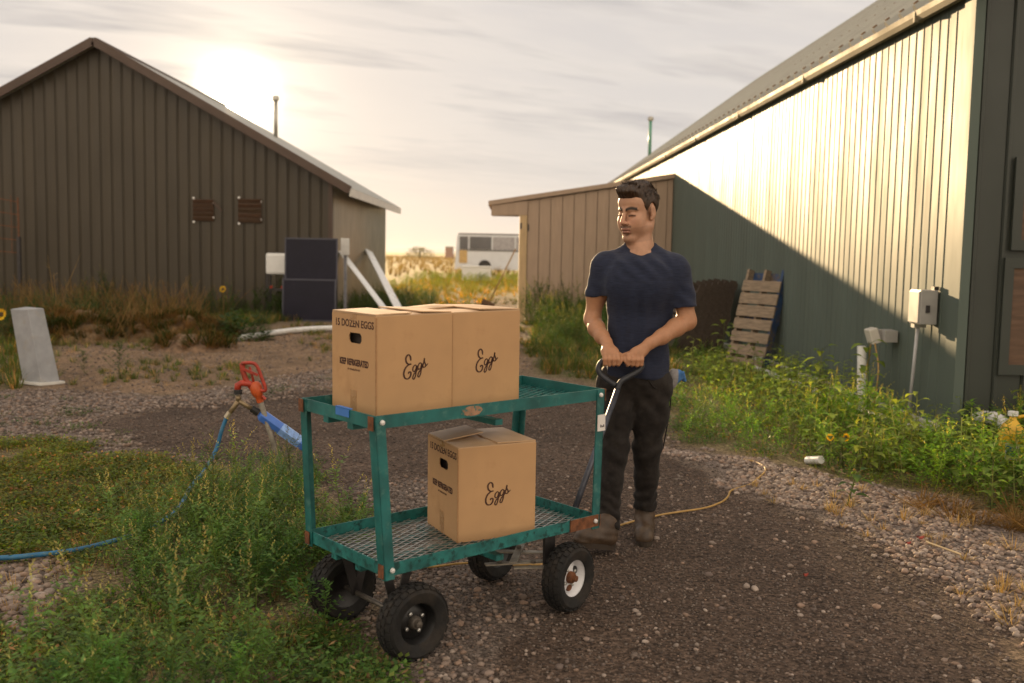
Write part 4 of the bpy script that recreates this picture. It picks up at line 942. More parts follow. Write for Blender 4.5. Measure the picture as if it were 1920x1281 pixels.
    lo_ = np.clip((.34-Z)/.12, 0, 1); kn_ = np.exp(-((Z-.46)/.07)**2); cr = np.exp(-((Z-.70)/.07)**2)
    side = np.where(X < 0, 1.0, -1.0)
    fold = .0042*np.sin(Z*120+X*40*side+2.5*np.sin(X*25+Y*12))*lo_*(.4+.6*np.sin(X*33+Y*20)**2)+.0052*np.sin(Z*70+X*45*side)*kn_+.0045*np.sin(Z*55-X*60*side)*cr+.004*fbm(X+Y*.5, Z, 14, 6)+.0025*fbm(X-Y, Z, 38, 2)
    Vt = Vt+Nt*fold[:, None]; link_mesh('jeans', np_mesh('jeans', Vt, Ft), M['denim'], t, True)
    for p in ([(.168, -.018, .80), (.180, -.03, .70), (.168, -.03, .58), (.150, -.03, .46)],):
        mb = MB(); mb.tube(catmull(p, 5), .0035, 5); mb.build('side_seam', M['denim'], t, True)
    for sx in (-1, 1):      # front pocket seams and fly
        mb = MB(); mb.tube(catmull([(sx*.055, -.118, .812), (sx*.085, -.115, .775), (sx*.135, -.085, .755), (sx*.160, -.05, .752)], 5), .0028, 4); mb.build('pocket_seam', M['denim'], t, True)
    # --- boots
    for (heel, toe, shaft, zs) in (((.083, .055, .0), (.060, -.115, .0), (.079, .025, .165), 0.0), ((-.125, -.235, .018), (-.265, -.325, .055), (-.125, -.215, .145), .0)):
        hx = np.array(heel); tx = np.array(toe); lo = np.minimum(np.minimum(hx, tx), shaft)-.07; lo[2] = -.01; hi = np.maximum(np.maximum(hx, tx), shaft)+.08
        Bt = Field(lo, hi, .0045); d = tx-hx; z3 = np.array([0, 0, 1.])
        Bt.cone(hx+z3*.052, hx+d*.35+z3*.056, .040, .042, .03); Bt.cone(hx+d*.35+z3*.055, tx-d*.12+z3*.040, .044, .039, .03); Bt.cone(tx-d*.16+z3*.042, tx-d*.03+z3*.032, .041, .031, .03)
        Bt.cone(hx+d*.08+z3*.06, shaft, .044, .048, .03); Bt.cone(hx+d*.30+z3*.085, hx+d*.15+z3*.12, .036, .040, .03)
        sl = d[2]/max(np.linalg.norm(d[:2]), 1e-6); ln = np.linalg.norm(d[:2]); uu = d[:2]/ln
        def floor(P): s_ = (P[..., 0]-hx[0])*uu[0]+(P[..., 1]-hx[1])*uu[1]; return hx[2]+sl*np.clip(s_, 0, ln)+.018-P[..., 2]
        Bt.cut(floor); Vb, Fb = Bt.mesh(); Vb = relax(Vb, Fb, 1, .5); Nb = vnormals(Vb, Fb); Vb = Vb+Nb*(.0022*np.sin(Vb[:, 2]*120+Vb[:, 0]*50)*np.clip((Vb[:, 2]-.06)/.03, 0, 1)*np.clip((.13-Vb[:, 2])/.03, 0, 1))[:, None]
        bo = link_mesh('boot', np_mesh('boot', Vb, Fb), M['leather'], t, True)
        nrm = np.array([-uu[1], uu[0]]); out = []
        for i in range(28):
            a = 2*math.pi*i/28; s_ = .5+.5*math.cos(a); wdt = .047*(1-.30*abs(s_-.72)) * math.sin(a)
            q = hx[:2]-uu*.040+uu*(ln+.075)*s_+nrm*wdt*(abs(math.sin(a))**-.25 if abs(math.sin(a)) > .05 else 1); out.append((q[0], q[1], hx[2]+sl*np.clip(((q-hx[:2])@uu), 0, ln)))
        mb = MB(); n = len(out); mb.add([(p[0], p[1], p[2]-.002) for p in out]+[(p[0], p[1], p[2]+.023) for p in out], [tuple(reversed(range(n))), tuple(range(n, 2*n))]+[(i, (i+1) % n, n+(i+1) % n, n+i) for i in range(n)])
        mb.build('sole', M['sole'], bo, fix=True)
build_man()
# glove stuffed in the back pocket
def build_glove():
    g = Field((.75-.0, 4.80, .74), (.90, 4.98, .92), .004); c = np.array([.795, 4.875, .80])
    g.ell(c, (.028, .03, .05), .02); g.ell(c+(.025, -.01, .018), (.026, .022, .030), .02)
    for i in range(4): g.cone(c+(.02+.004*i, -.02+.012*i, .01), c+(.045+.006*i, -.028+.014*i, .034-.014*i), .0115, .009, .006)
    V, F = g.mesh(); col = np.where((V[:, 0:1] > .818), np.array([[.06, .18, .42]]), np.array([[.28, .27, .27]]))
    o = link_mesh('work_glove', np_mesh('work_glove', V, F, col=col), make_mat('glove_cloth', (1, 1, 1), rough=.85, var=.25, scale=40, attr='col', bump=.001, bscale=150), None, True)
    tag(o, 'grey and blue work glove tucked in the back pocket of the man', 'glove')
build_glove()
# ------------------------------------------------------------------ yard objects
# yard hydrant
M['red_cast'] = make_mat('red_cast_paint', (.36, .035, .016), rough=.5, var=.3, scale=22, col2=(.20, .045, .022), c2scale=30, bump=.0008, bscale=80)
M['orange_cast'] = make_mat('orange_red_paint', (.50, .085, .018), rough=.5, var=.2, scale=25, bump=.0008, bscale=80)
M['old_pipe'] = make_mat('weathered_galvanised_pipe', (.23, .205, .165), rough=.6, metal=.35, var=.35, scale=20, col2=(.13, .10, .075), c2scale=18)
M['brass'] = make_mat('dull_brass', (.27, .20, .115), rough=.45, metal=.6, var=.3, scale=30)
M['blue_plastic'] = make_mat('blue_plastic', (.055, .155, .52), rough=.36, var=.12, scale=12)
M['hose_blue'] = make_mat('faded_blue_hose', (.018, .125, .25), rough=.5, var=.3, scale=14, col2=(.07, .16, .21), c2scale=20)
def build_hydrant():
    t = thing('yard_hydrant', 'leaning red yard hydrant on a weathered metal pipe', 'hydrant', (-1.355, 5.895, 0))
    def p(x, y, z): return (x+1.355, y-5.895, z)
    MB().tube([p(-1.340, 5.90, -.12), p(-1.420, 5.885, .25), p(-1.503, 5.87, .535)], .0165, 12).build('pipe', M['old_pipe'], t, True)
    ax = Vector((-.29, -.05, 1)).normalized(); xx = ax.orthogonal().normalized(); fr = frame(*p(-1.494, 5.872, .500), xx, ax.cross(xx), ax)
    MB().lathe([(.019, -.012), (.021, 0), (.021, .022), (.030, .034), (.037, .055), (.037, .085), (.030, .105), (.018, .115), (0, .118)], 16, fr).build('head', M['orange_cast'], t, auto=True)
    MB().tube([p(-1.515, 5.868, .585), p(-1.565, 5.862, .602), p(-1.600, 5.858, .604), p(-1.620, 5.857, .592), p(-1.622, 5.857, .555)], [.022, .020, .019, .021, .020], 12).build('spout', M['red_cast'], t, True)
    lv = MB(); lv.tube(catmull([p(-1.596, 5.862, .722), p(-1.592, 5.86, .680), p(-1.572, 5.862, .620), p(-1.530, 5.866, .560)], 4), .0165, 8); lv = lv.build('lever', M['red_cast'], t, True)
    MB().tube(catmull([p(-1.598, 5.85, .722), p(-1.545, 5.848, .727), p(-1.508, 5.848, .712), p(-1.478, 5.85, .640), p(-1.456, 5.852, .575), p(-1.470, 5.852, .560), p(-1.512, 5.856, .578)], 5), .0105, 8).build('lever_grip', M['red_cast'], lv, True)
    MB().tube([p(-1.553, 5.87, .700), p(-1.528, 5.87, .600)], .0075, 8).build('link_rod', M['red_cast'], lv, True)
    MB().bar(p(-1.590, 5.848, .69), p(-1.50, 5.85, .655), .012, .016).build('cross_link', M['red_cast'], lv)
    MB().tube([p(-1.475, 5.85, .53), p(-1.455, 5.85, .51)], .010, 6).build('set_bolt', M['red_cast'], t)
    y = thing('hose_splitter', 'brass two-way hose splitter hanging below the hydrant spout', 'hose splitter', (-1.62, 5.857, .55))
    def q(x, yy, z): return (x+1.62, yy-5.857, z-.55)
    MB().lathe([(.024, -.025), (.024, 0), (.020, .004)], 12, Matrix.Translation((0, 0, .012))).build('collar', M['black'], y)
    MB().tube([q(-1.62, 5.857, .530), q(-1.618, 5.857, .495)], .016, 10).build('neck', M['brass'], y, True)
    MB().tube([q(-1.618, 5.857, .500), q(-1.640, 5.856, .465), q(-1.668, 5.853, .425)], [.015, .0155, .014], 10).build('outlet', M['brass'], y, True)
    MB().tube([q(-1.618, 5.857, .500), q(-1.575, 5.865, .470), q(-1.540, 5.875, .448)], [.015, .0145, .014], 10).build('outlet', M['brass'], y, True)
    MB().tube([q(-1.545, 5.874, .452), q(-1.508, 5.885, .424)], [.021, .024], 10).build('coupling', M['black'], y)
    MB().tube([q(-1.668, 5.853, .428), q(-1.690, 5.852, .395)], [.0165, .017], 10).build('coupling', make_mat('hose_ferrule', (.42, .36, .26), rough=.4, metal=.6), y)
    f = thing('water_filter', 'blue six-sided inline water filter slanting behind the hydrant pipe', 'water filter', (-1.505, 5.89, .42))
    a = Vector((-1.505, 5.89, .422)); b = Vector((-1.205, 5.93, .200)); d = (b-a).normalized(); x = d.orthogonal().normalized(); fm = frame(0, 0, 0, x, d.cross(x), d)
    L = (b-a).length
    MB().lathe([(.018, 0), (.036, .018), (.040, .03), (.040, L-.05), (.036, L-.03), (.022, L-.012), (.016, L)], 6, fm).build('casing', M['blue_plastic'], f, bevel=.004)
    MB().lathe([(.0418, L*.42), (.0418, L*.80)], 6, fm).build('printed_label', make_mat('filter_label', (.20, .34, .66), rough=.35, var=.35, scale=60, stretch=(1, 1, .3)), f)
build_hydrant()
hp = [(-1.688, 5.852, .398), (-1.715, 5.845, .32), (-1.748, 5.83, .20), (-1.785, 5.72, .10), (-1.77, 5.45, .075), (-1.69, 5.0, .07), (-1.70, 4.75, .06), (-1.76, 4.57, .05), (-1.944, 4.418, .025), (-2.11, 4.313, .025), (-2.23, 4.268, .025), (-2.6, 4.2, .02), (-3.1, 4.25, .02)]
o = MB().tube(catmull(hp, 8), .0115, 10).build('garden_hose', M['hose_blue'], None, True); tag(o, 'blue garden hose dropping from the hydrant and trailing through the weeds', 'hose')

# extension cords
M['cord'] = make_mat('yellow_cord', (.40, .24, .07), rough=.5, var=.2, scale=30)
cp = [(1.62, 6.80), (1.671, 6.74), (1.70, 6.60), (1.684, 6.456), (1.60, 6.25), (1.495, 6.034), (1.40, 5.90), (1.308, 5.775), (1.26, 5.64), (1.192, 5.518), (1.08, 5.40), (.949, 5.327), (.791, 5.238), (.569, 5.035), (.43, 4.80), (.35, 4.649), (.211, 4.40), (.019, 4.35), (-.10, 4.37), (-.22, 4.354), (-.35, 4.30), (-.5, 4.33)]
o = MB().tube([(p.x, p.y, .012+float(ground_z(p.x, p.y))) for p in catmull([(x, y, 0) for x, y in cp], 6)], .0055, 8).build('extension_cord', M['cord'], None, True); tag(o, 'yellow extension cord winding over the gravel past the boots', 'cord')

# utility pedestal leaning at the left
def build_pedestal():
    t = thing('utility_pedestal', 'pale grey tapered utility pedestal leaning left on the gravel', 'utility box', (-4.75, 9.98, 0))
    bt = [(-.20, .03), (.045, -.09), (.165, .06), (-.08, .18)]; tp = [(-.315, .04), (-.095, -.05), (.005, .08), (-.215, .17)]
    mb = MB(); vs = [(x, y, 0.0) for x, y in bt]+[(x, y, .745+.02*i/3) for i, (x, y) in enumerate(tp)]
    mb.add(vs, [(3, 2, 1, 0), (4, 5, 6, 7)]+[(i, (i+1) % 4, 4+(i+1) % 4, 4+i) for i in range(4)])
    mb.build('housing', make_mat('pale_grey_enamel', (.30, .305, .32), rough=.5, var=.15, scale=7, col2=(.30, .28, .25), c2scale=5), t, bevel=.008)
    MB().add([(-.22, .0, -.005), (.05, -.13, -.005), (.21, .07, -.005), (-.06, .22, -.005), (-.22, .0, .02), (.05, -.13, .02), (.21, .07, .02), (-.06, .22, .02)], [(3, 2, 1, 0), (4, 5, 6, 7), (0, 1, 5, 4), (1, 2, 6, 5), (2, 3, 7, 6), (3, 0, 4, 7)]).build('base', M['white_dull'], t)
build_pedestal()

# pallets
M['pallet'] = make_mat('weathered_pallet_wood', (.25, .185, .125), rough=.8, var=.35, scale=5, stretch=(1.2, 7, 7), bump=.001, bscale=30)
M['pallet_dark'] = make_mat('dark_old_pallet_wood', (.050, .034, .024), rough=.85, var=.4, scale=5, stretch=(1.2, 7, 7))
M['pallet_blue'] = make_mat('blue_pallet_paint', (.018, .05, .13), rough=.7, var=.35, scale=8, col2=(.10, .075, .055), c2scale=7, c2lo=.52, c2hi=.62)
def make_pallet(label, w, hgt, deck, strm, slats=8, group=None, wide=.105):
    t = thing('pallet', label, 'pallet', group=group)
    for i, x in enumerate((.0, w/2-.02, w-.04)):
        MB().box(x, x+.04, .02, .115, 0, hgt).build('stringer', strm if i == 2 else deck, t)
    for i in range(slats):
        z = .0+i*(hgt-.16)/(slats-.2); j = random.uniform(-.008, .008)
        MB().box(-.006+j, w+.006+j, .0, .019, z, z+wide+random.uniform(-.012, .014)).build('slat', deck, t)
    for z in (.03, hgt/2-.05, hgt-.13): MB().box(0, w, .116, .134, z, z+.10).build('back_board', strm, t)
    return t
def lean(t, p1, dirx, tilt):
    dx = Vector((*dirx, 0)).normalized(); n = Vector((-dx.y, dx.x, 0)); up = Vector((0, 0, 1))
    t.matrix_world = frame(*p1, dx, n*math.cos(tilt)-up*math.sin(tilt), up*math.cos(tilt)+n*math.sin(tilt))
pl = make_pallet('weathered wooden pallet with blue stringers leaning alone on the green wall', .66, 1.30, M['pallet'], M['pallet_blue'], 7, wide=.135); lean(pl, (2.80, 13.0, .0), (.50, -.866), R(14))
stack_lab = ['dark wooden pallet in the leaning stack, outermost one behind the man', 'second dark pallet from the outside of the leaning stack', 'third dark pallet from the outside of the leaning stack', 'third dark pallet from the wall in the leaning stack', 'second dark pallet from the wall in the leaning stack', 'dark wooden pallet in the leaning stack, next to the wall']
pk = make_pallet('x', 1.0, 1.10, M['pallet_dark'], M['pallet_dark'], 8, 'stacked leaning pallets')
for i, lab in enumerate(stack_lab):
    q = pk if i == 0 else copy_tree(pk)
    q['label'] = lab; lean(q, (2.20+.135*i, 15.25+.02*i, 0), (.05, -1), R(22-2.4*i))

# electric things on the green wall (wall plane runs away at x = 3.53 - 0.025*(y-7.85))
def wx(y): return 3.53-.025*(y-7.85)
M['grey_pvc'] = make_mat('grey_electrical_plastic', (.36, .345, .325), rough=.45, var=.1, scale=8)
def build_wall_electrics():
    t = thing('electrical_box', 'grey electrical box on the green wall with conduit below', 'electrical box', (wx(8.31), 8.31, .88))
    mb = MB().box(-.165, -.022, -.12, .10, .0, .285); bx = mb.build('housing', M['grey_pvc'], t, bevel=.008)
    MB().box(-.178, -.1655, -.112, .092, .012, .273).build('lid', M['grey_pvc'], bx, bevel=.004)
    MB().box(-.150, -.05, .02, .09, -.035, .0).build('conduit_fitting', M['grey_pvc'], t)
    MB().box(-.12, -.09, -.135, -.12, .10, .16).build('latch', M['dark_metal'], bx); MB().box(-.05, -.01, -.10, -.04, .285, .315).build('bracket', M['dark_metal'], t)
    MB().tube([(-.105, .055, -.03), (-.085, .15, -.42), (-.06, .27, -.90)], .0145, 10).build('conduit', make_mat('grey_conduit', (.50, .49, .50), rough=.4, var=.12), t, True)
    o = thing('outdoor_outlet', 'small grey outlet box with clear lifted cover on green wall', 'outlet', (wx(9.12), 9.12, .66))
    MB().box(-.16, -.022, -.09, .0, .0, .115).build('housing', M['grey_pvc'], o, bevel=.005); MB().box(-.14, -.022, -.175, -.095, .006, .112).build('housing', M['grey_pvc'], o, bevel=.004)
    MB().box(-.055, .055, -.075, .075, -.07, .07, Matrix.Translation((-.205, -.045, .055)) @ Matrix.Rotation(R(-18), 4, 'Y') @ Matrix.Diagonal((.75, 1, 1, 1))).build('cover', make_mat('pale_clear_cover', (.62, .58, .52), rough=.25, var=.05), o, bevel=.012)
    for k, (dy, yy) in enumerate(((.02, .22), (-.07, -.28))):
        c = MB().tube(catmull([(wx(9.12)-.205, 9.12-.04+dy, .66), (wx(9.12)-.20, 9.12-.04+dy+yy*.4, .42), (wx(9.12)-.25, 9.12+yy, .05)], 6), .0075, 6).build('power_cord', M['cord'], None, True)
        tag(c, ('yellow power cord falling from the outlet towards the far side', 'yellow power cord falling from the outlet towards the corner')[k], 'cord', 'cords plugged into the outlet')
build_wall_electrics()
o = MB().tube([(3.235, 9.0, -.1), (3.205, 9.04, .25), (3.195, 9.06, .62)], .040, 16).build('standpipe', M['pvc'], None, auto=True); tag(o, 'upright white plastic standpipe among weeds by the green wall', 'pipe')
o = MB().tube([(3.03, 12.3, .04), (3.12, 10.6, .045), (3.22, 8.9, .035), (3.30, 8.05, .035)], .032, 12).build('drain_pipe', M['pvc'], None, auto=True); tag(o, 'white plastic pipe lying along the foot of the green wall', 'pipe')
o = MB().tube([(2.05, 6.76, .02), (2.10, 6.62, .055)], .028, 10).build('pipe_offcut', M['pvc'], None, auto=True); tag(o, 'short white pipe offcut poking out of the weeds onto gravel', 'pipe')
# corrugated white hose out of the gable, and the yellow jug
mb = MB(); P = catmull([(3.70, 7.86, .15), (3.775, 7.74, .185), (3.825, 7.60, .14), (3.84, 7.45, .03), (3.84, 7.38, -.06)], 14); mb.tube(P, [.052+.005*(i % 2) for i in range(len(P))], 14)
o = mb.build('vent_hose', M['pvc'], None, True); tag(o, 'curved white hose coming out of the dark gable wall', 'hose')
def build_jug():
    t = thing('plastic_jug', 'yellow plastic jug at the foot of the dark gable', 'jug', (3.49, 6.85, 0), R(-20))
    Y = make_mat('yellow_plastic', (.68, .40, .02), rough=.35, var=.08, scale=6)
    prof = [(.0, .0), (.095, .0), (.105, .015), (.105, .22), (.085, .275), (.045, .31), (.030, .325), (.030, .345)]
    mb = MB(); mb.lathe(prof, 4, Matrix.Rotation(R(45), 4, 'Z')); mb.build('body', Y, t, bevel=.012)
    MB().lathe([(.034, .345), (.034, .375), (.0, .377)], 14).build('cap', M['white_plastic'], t)
    MB().tube(catmull([(.03, 0, .335), (.075, 0, .345), (.092, 0, .31), (.085, 0, .25)], 5), .012, 8).build('handle', Y, t, True)
    lb = MB().box(-.045, .045, -.0775, -.0755, .05, .16).build('paper_label', make_mat('white_label', (.7, .7, .7), rough=.5), t)
    MB().box(-.038, .012, -.0785, -.0770, .06, .145).build('blue_print', make_mat('blue_print', (.02, .16, .26), rough=.5, var=.5, scale=60), lb)
build_jug()

# solar panels and the odds and ends by the left barn
M['pv'] = make_mat('dark_solar_glass', (.012, .011, .022), rough=.35, var=.2, scale=3, spec=.2)
M['alu'] = make_mat('dull_aluminium', (.07, .07, .09), rough=.4, metal=.6, var=.1)
def panel(label, x0, x1, y, hgt, tilt):
    t = thing('solar_panel', label, 'solar panel', (x0, y, 0), group='solar panels by the barn'); w = x1-x0; Mx = Matrix.Rotation(-R(tilt), 4, 'X')
    fr = MB(); fr.box(0, w, -.02, .02, hgt-.03, hgt, Mx); fr.box(0, w, -.02, .02, 0, .03, Mx); fr.box(0, .028, -.02, .02, .03, hgt-.03, Mx); fr.box(w-.028, w, -.02, .02, .03, hgt-.03, Mx); fr.build('frame', M['alu'], t)
    MB().box(.028, w-.028, -.010, .012, .03, hgt-.03, Mx).build('glass', M['pv'], t)
panel('tall dark solar panel standing behind the short one beside the barn', -4.50, -3.46, 19.62, 1.63, 1.5); panel('short dark solar panel standing in front of the taller one', -4.50, -3.45, 19.42, .83, 2)
t = thing('white_tank', 'white rounded tank on a dark stand against the brown barn', 'tank', (-4.83, 20.35, 0))
MB().box(-.19, .24, -.16, .16, .885, 1.315).build('shell', M['white_plastic'], t, bevel=.05)
for sx in (-.16, .20):
    for sy in (-.13, .13): MB().box(sx-.02, sx+.02, sy-.02, sy+.02, 0, .885).build('stand_leg', M['dark_metal'], t)
MB().box(-.20, .24, -.16, .16, .56, .60).build('stand_shelf', M['dark_metal'], t)
for sx in (-.06, .16): MB().tube([(sx, -.17, .64), (sx, -.23, .63)], .028, 8).build('valve', M['red_cast'], t)
M['post_alu'] = make_mat('post_aluminium', (.30, .30, .33), rough=.4, metal=.5)
t = thing('meter_post', 'small white meter box on a post behind the solar panels', 'meter', (-3.40, 20.2, 0)); MB().box(-.03, .03, -.03, .03, 0, 1.6).build('post', M['post_alu'], t); MB().box(-.08, .09, -.10, -.03, 1.30, 1.64).build('meter_box', M['white_dull'], t, bevel=.01)
M['board_white'] = make_mat('white_coated_board', (.80, .80, .78), rough=.3, var=.05, scale=3)
o = MB().bar((-1.90, 18.2, .01), (-3.83, 26.3, 1.42), .26, .02, (.6, .1, 1)).build('trim_board', M['board_white'], None); tag(o, 'long white board leaning on the barn side wall, the right one', 'board', 'white boards leaning on the barn')
o = MB().bar((-2.15, 18.6, .01), (-3.83, 22.2, 1.36), .26, .02, (.6, .1, 1)).build('trim_board', M['board_white'], None); tag(o, 'shorter white board leaning on the barn side wall, nearer the solar panels', 'board', 'white boards leaning on the barn')
o = MB().tube(catmull([(-4.10, 14.95, .05), (-3.68, 16.28, .06), (-3.2, 17.0, .06), (-2.5, 17.3, .05)], 5), .05, 10).build('ground_pipe', M['pvc'], None, True); tag(o, 'white pipe lying on bare ground in front of the barn', 'pipe')
t = thing('wire_fence', 'rusty wire mesh on a dark post at the left edge before the barn', 'fence', (-10.2, 20.6, 0))
MB().tube([(0, 0, 0), (0, 0, 1.55)], .045, 8).build('post', M['dark_metal'], t)
for k in range(5): MB().tube([(-1.6, 0, 1.30+k*.28), (-.8, 0, 1.27+k*.28), (0, 0, 1.22+k*.26)], .009, 5).build('wire', M['rust'], t)
for k in range(4): MB().tube([(-1.5+k*.45, .01, 1.2), (-1.5+k*.45, .01, 2.4)], .006, 4).build('wire', M['rust'], t)
MB().tube([(0, 0, 1.5), (0, 0, 2.35)], .014, 6).build('rod', M['rust'], t)

# mounds
def mound(name, label, c, rx, ry, hgt, mat, seed, cat):
    n = 40; vs = []; u = np.linspace(-1, 1, n); X, Y = np.meshgrid(u, u, indexing='ij'); r = np.sqrt(X**2+Y**2)
    Z = np.clip(1-r**2, 0, 1)**.8*hgt*(.75+.5*fbm(X, Y, 2.2, seed))+.05*hgt*fbm(X, Y, 9, seed+2)-.02
    V = np.stack([X*rx, Y*ry, Z], -1).reshape(-1, 3); I = np.arange(n*n).reshape(n, n); F = np.stack([I[:-1, :-1], I[1:, :-1], I[1:, 1:], I[:-1, 1:]], -1).reshape(-1, 4)
    o = link_mesh(name, np_mesh(name, V, F), mat, None, True); o.location = (*c, 0); tag(o, label, cat); return o
M['dirt'] = make_mat('loose_dirt', (.20, .125, .075), rough=.95, var=.5, scale=12, bump=.02, bscale=25); M['thatch'] = make_mat('dry_thatch', (.20, .125, .062), rough=.95, var=.6, scale=26, bump=.02, bscale=60, stretch=(.5, 2, 2))
mound('dirt_mound', 'low pale rubble and dirt mound in front of the barn weeds', (-4.42, 13.75), .62, .5, .26, M['dirt'], 3, 'mound')
mound('straw_heap', 'brown heap of dry thatch below the barn weeds', (-5.3, 15.3), 1.15, .8, .44, M['thatch'], 8, 'heap')
mound('straw_heap', 'darker brown thatch heap at the far left beside tall dead stalks', (-6.6, 14.6), .9, .9, .50, M['thatch'], 14, 'heap')

# far things beyond the yard
def build_bus():
    t = thing('bus', 'white bus parked in the far field behind the tan shed', 'bus', (-4.05, 66, 0)); L = 10.2
    Mw = make_mat('white_bus_paint', (.62, .64, .68), rough=.4, var=.06, scale=2); Mg = make_mat('dark_bus_glass', (.10, .10, .11), rough=.2, var=.2, scale=1)
    MB().prism([(.15, .30), (L, .30), (L, 2.58), (.42, 2.64), (.30, 2.5)], 2.4, frame(0, 2.4, 0, (1, 0, 0), (0, 0, 1), (0, -1, 0))).build('body', Mw, t, fix=True)
    MB().box(.40, L, -.02, 2.42, 2.60, 2.68).build('roof', Mg, t)
    for x0, x1 in ((.48, 1.02), (1.14, 2.56), (2.68, 4.1), (4.2, 5.6)): MB().box(x0, x1, -.03, -.001, 1.62, 2.46).build('window', Mg if x0 < 2.6 else make_mat('pale_bus_glass', (.32, .31, .33), rough=.2), t)
    MB().box(.46, .98, -.04, -.001, .72, 1.56).build('door', make_mat('orange_lit_door_glass', (.50, .33, .13), rough=.5, var=.2), t)  # door glass: the orange light it reflects is put into its colour
    MB().box(.44, 5.7, -.025, -.001, 1.52, 1.60).build('belt_trim', Mg, t)
    MB().lathe([(0, -.05), (.42, -.05), (.42, .2)], 20, Matrix.Translation((2.15, 0, .52)) @ Matrix.Rotation(R(90), 4, 'X') @ Matrix.Diagonal((1, 1, -1, 1))).build('wheel', M['black'], t)
    MB().box(.05, .14, -.3, 0, 1.3, 1.75).build('mirror', Mw, t)
build_bus()
t = thing('chest_freezer', 'white chest freezer standing in the grass in front of the bus', 'freezer', (-2.42, 47, 0)); MB().box(0, 1.35, 0, .7, .08, .70).build('body', M['white_plastic'], t, bevel=.03); MB().box(-.02, 1.37, -.02, .72, .702, .78).build('lid', M['white_plastic'], t, bevel=.02)
t = thing('shipping_container', 'faint container far away on the horizon left of the bus', 'container', (-13.7, 200, 0)); MB().box(0, 1.6, 0, 4, 0, 2.4).build('body', make_mat('faded_red_container', (.34, .20, .15), rough=.7), t); MB().box(-.03, 1.63, -.05, 4.05, 2.4, 2.55).build('roof', make_mat('faded_green', (.2, .3, .24), rough=.7), t)
t = thing('push_broom', 'push broom leaning with its brown head against the shed side', 'broom', (-.30, 23.2, 0)); MB().tube([(-.28, .4, .20), (.34, -.1, 1.50)], .016, 8).build('handle', M['lumber'], t, True); MB().box(-.16, .16, -.04, .04, -.05, .05, Matrix.Translation((-.28, .4, .22)) @ Matrix.Rotation(R(25), 4, 'Y')).build('head', M['clip'], t); MB().box(-.15, .15, -.035, .035, -.15, -.05, Matrix.Translation((-.28, .4, .22)) @ Matrix.Rotation(R(25), 4, 'Y')).build('bristles', M['barn_trim'], t)
# small litter on the gravel
o = MB().tube([(2.03, 4.73, .045), (2.10, 4.52, .050)], .0055, 5).build('dry_stick', make_mat('straw_stick', (.50, .38, .22), rough=.8), None); tag(o, 'pale dry stick lying on the light gravel at right', 'stick')
M['red_leaf'] = make_mat('red_dry_leaf', (.26, .035, .018), rough=.6, var=.3, scale=40)
for k, (x, y, r) in enumerate(((2.03, 4.80, .02), (1.93, 4.70, .014), (1.32, 4.30, .013))):
    mb = MB(); n = 9; vs = [(0, 0, .006)]+[(r*(1+.3*math.sin(i*2.3))*math.cos(2*math.pi*i/n), r*.7*math.sin(2*math.pi*i/n), .005*math.sin(i*1.7)+.004) for i in range(n)]; mb.add(vs, [(0, 1+i, 1+(i+1) % n) for i in range(n)]); mb.add([(v[0]*.96, v[1]*.96, v[2]-.004) for v in vs], [(0, 1+(i+1) % n, 1+i) for i in range(n)])
    o = mb.build('fallen_leaf', M['red_leaf'], None); o.location = (x, y, .045 if k < 2 else .008); tag(o, ('red dry leaf lying next to the pale stick on gravel', 'smaller red dry leaf at the edge of the light gravel', 'red dry leaf alone on the dark dirt')[k], 'leaf', 'red leaves on the ground')
# ------------------------------------------------------------------ plants and gravel
M['leaf'] = make_mat('leaf', (1, 1, 1), rough=.55, var=.22, scale=9, attr='col', trans=.52, spec=.35, detail=2)
M['straw'] = make_mat('dry_straw', (1, 1, 1), rough=.8, var=.2, scale=12, attr='col', trans=.25, spec=.2, detail=2)
M['stone'] = make_mat('gravel_stone', (1, 1, 1), rough=.8, var=.22, scale=55, attr='col', spec=.3, detail=3)
class PB:
    """plant builder: triangles with a colour per vertex"""
    def __init__(s): s.v = []; s.f = []; s.c = []
    def tri(s, pts, cols):
        o = len(s.v); s.v += [tuple(p) for p in pts]; s.c += cols; return o
    def leaf(s, b, d, L, W, col, droop=.2, fold=.12):
        d = Vector(d).normalized(); sd = d.cross(Vector((0, 0, 1)))
        sd = sd.normalized() if sd.length > 1e-3 else Vector((1, 0, 0)); n = sd.cross(d); b = Vector(b)
        m = b+d*L*.45; t = b+d*L+Vector((0, 0, -droop*L))
        o = s.tri([b, m+sd*W/2-n*fold*W, t, m-sd*W/2-n*fold*W], [col]*4); s.f += [(o, o+1, o+2), (o, o+2, o+3)]
    def blade(s, b, d, L, W, col, bend):
        b = Vector(b); d = Vector(d).normalized(); sd = d.cross(Vector((0, 0, 1))); sd = sd.normalized() if sd.length > 1e-3 else Vector((1, 0, 0))
        h = Vector((d.x, d.y, 0)); p1 = b+d*L*.55; p2 = b+d*L+h*bend*L-Vector((0, 0, abs(bend)*.5*L))
        o = s.tri([b-sd*W/2, b+sd*W/2, p1+sd*W*.4, p1-sd*W*.4, p2], [col]*5); s.f += [(o, o+1, o+2), (o, o+2, o+3), (o+3, o+2, o+4)]
    def stem(s, a, b, r0, r1, col):
        a, b = Vector(a), Vector(b); d = (b-a).normalized(); x = d.orthogonal().normalized(); y = d.cross(x); vs = []
        for p, r in ((a, r0), (b, r1)):
            for k in range(3): t = 2.094*k; vs.append(p+(x*math.cos(t)+y*math.sin(t))*r)
        o = s.tri(vs, [col]*6)
        for k in range(3): q = (k+1) % 3; s.f += [(o+k, o+q, o+3+q), (o+k, o+3+q, o+3+k)]
    def arr(s): return np.array(s.v, np.float32), np.array(s.f, np.int32), np.array(s.c, np.float32)
rg = random.Random(21)
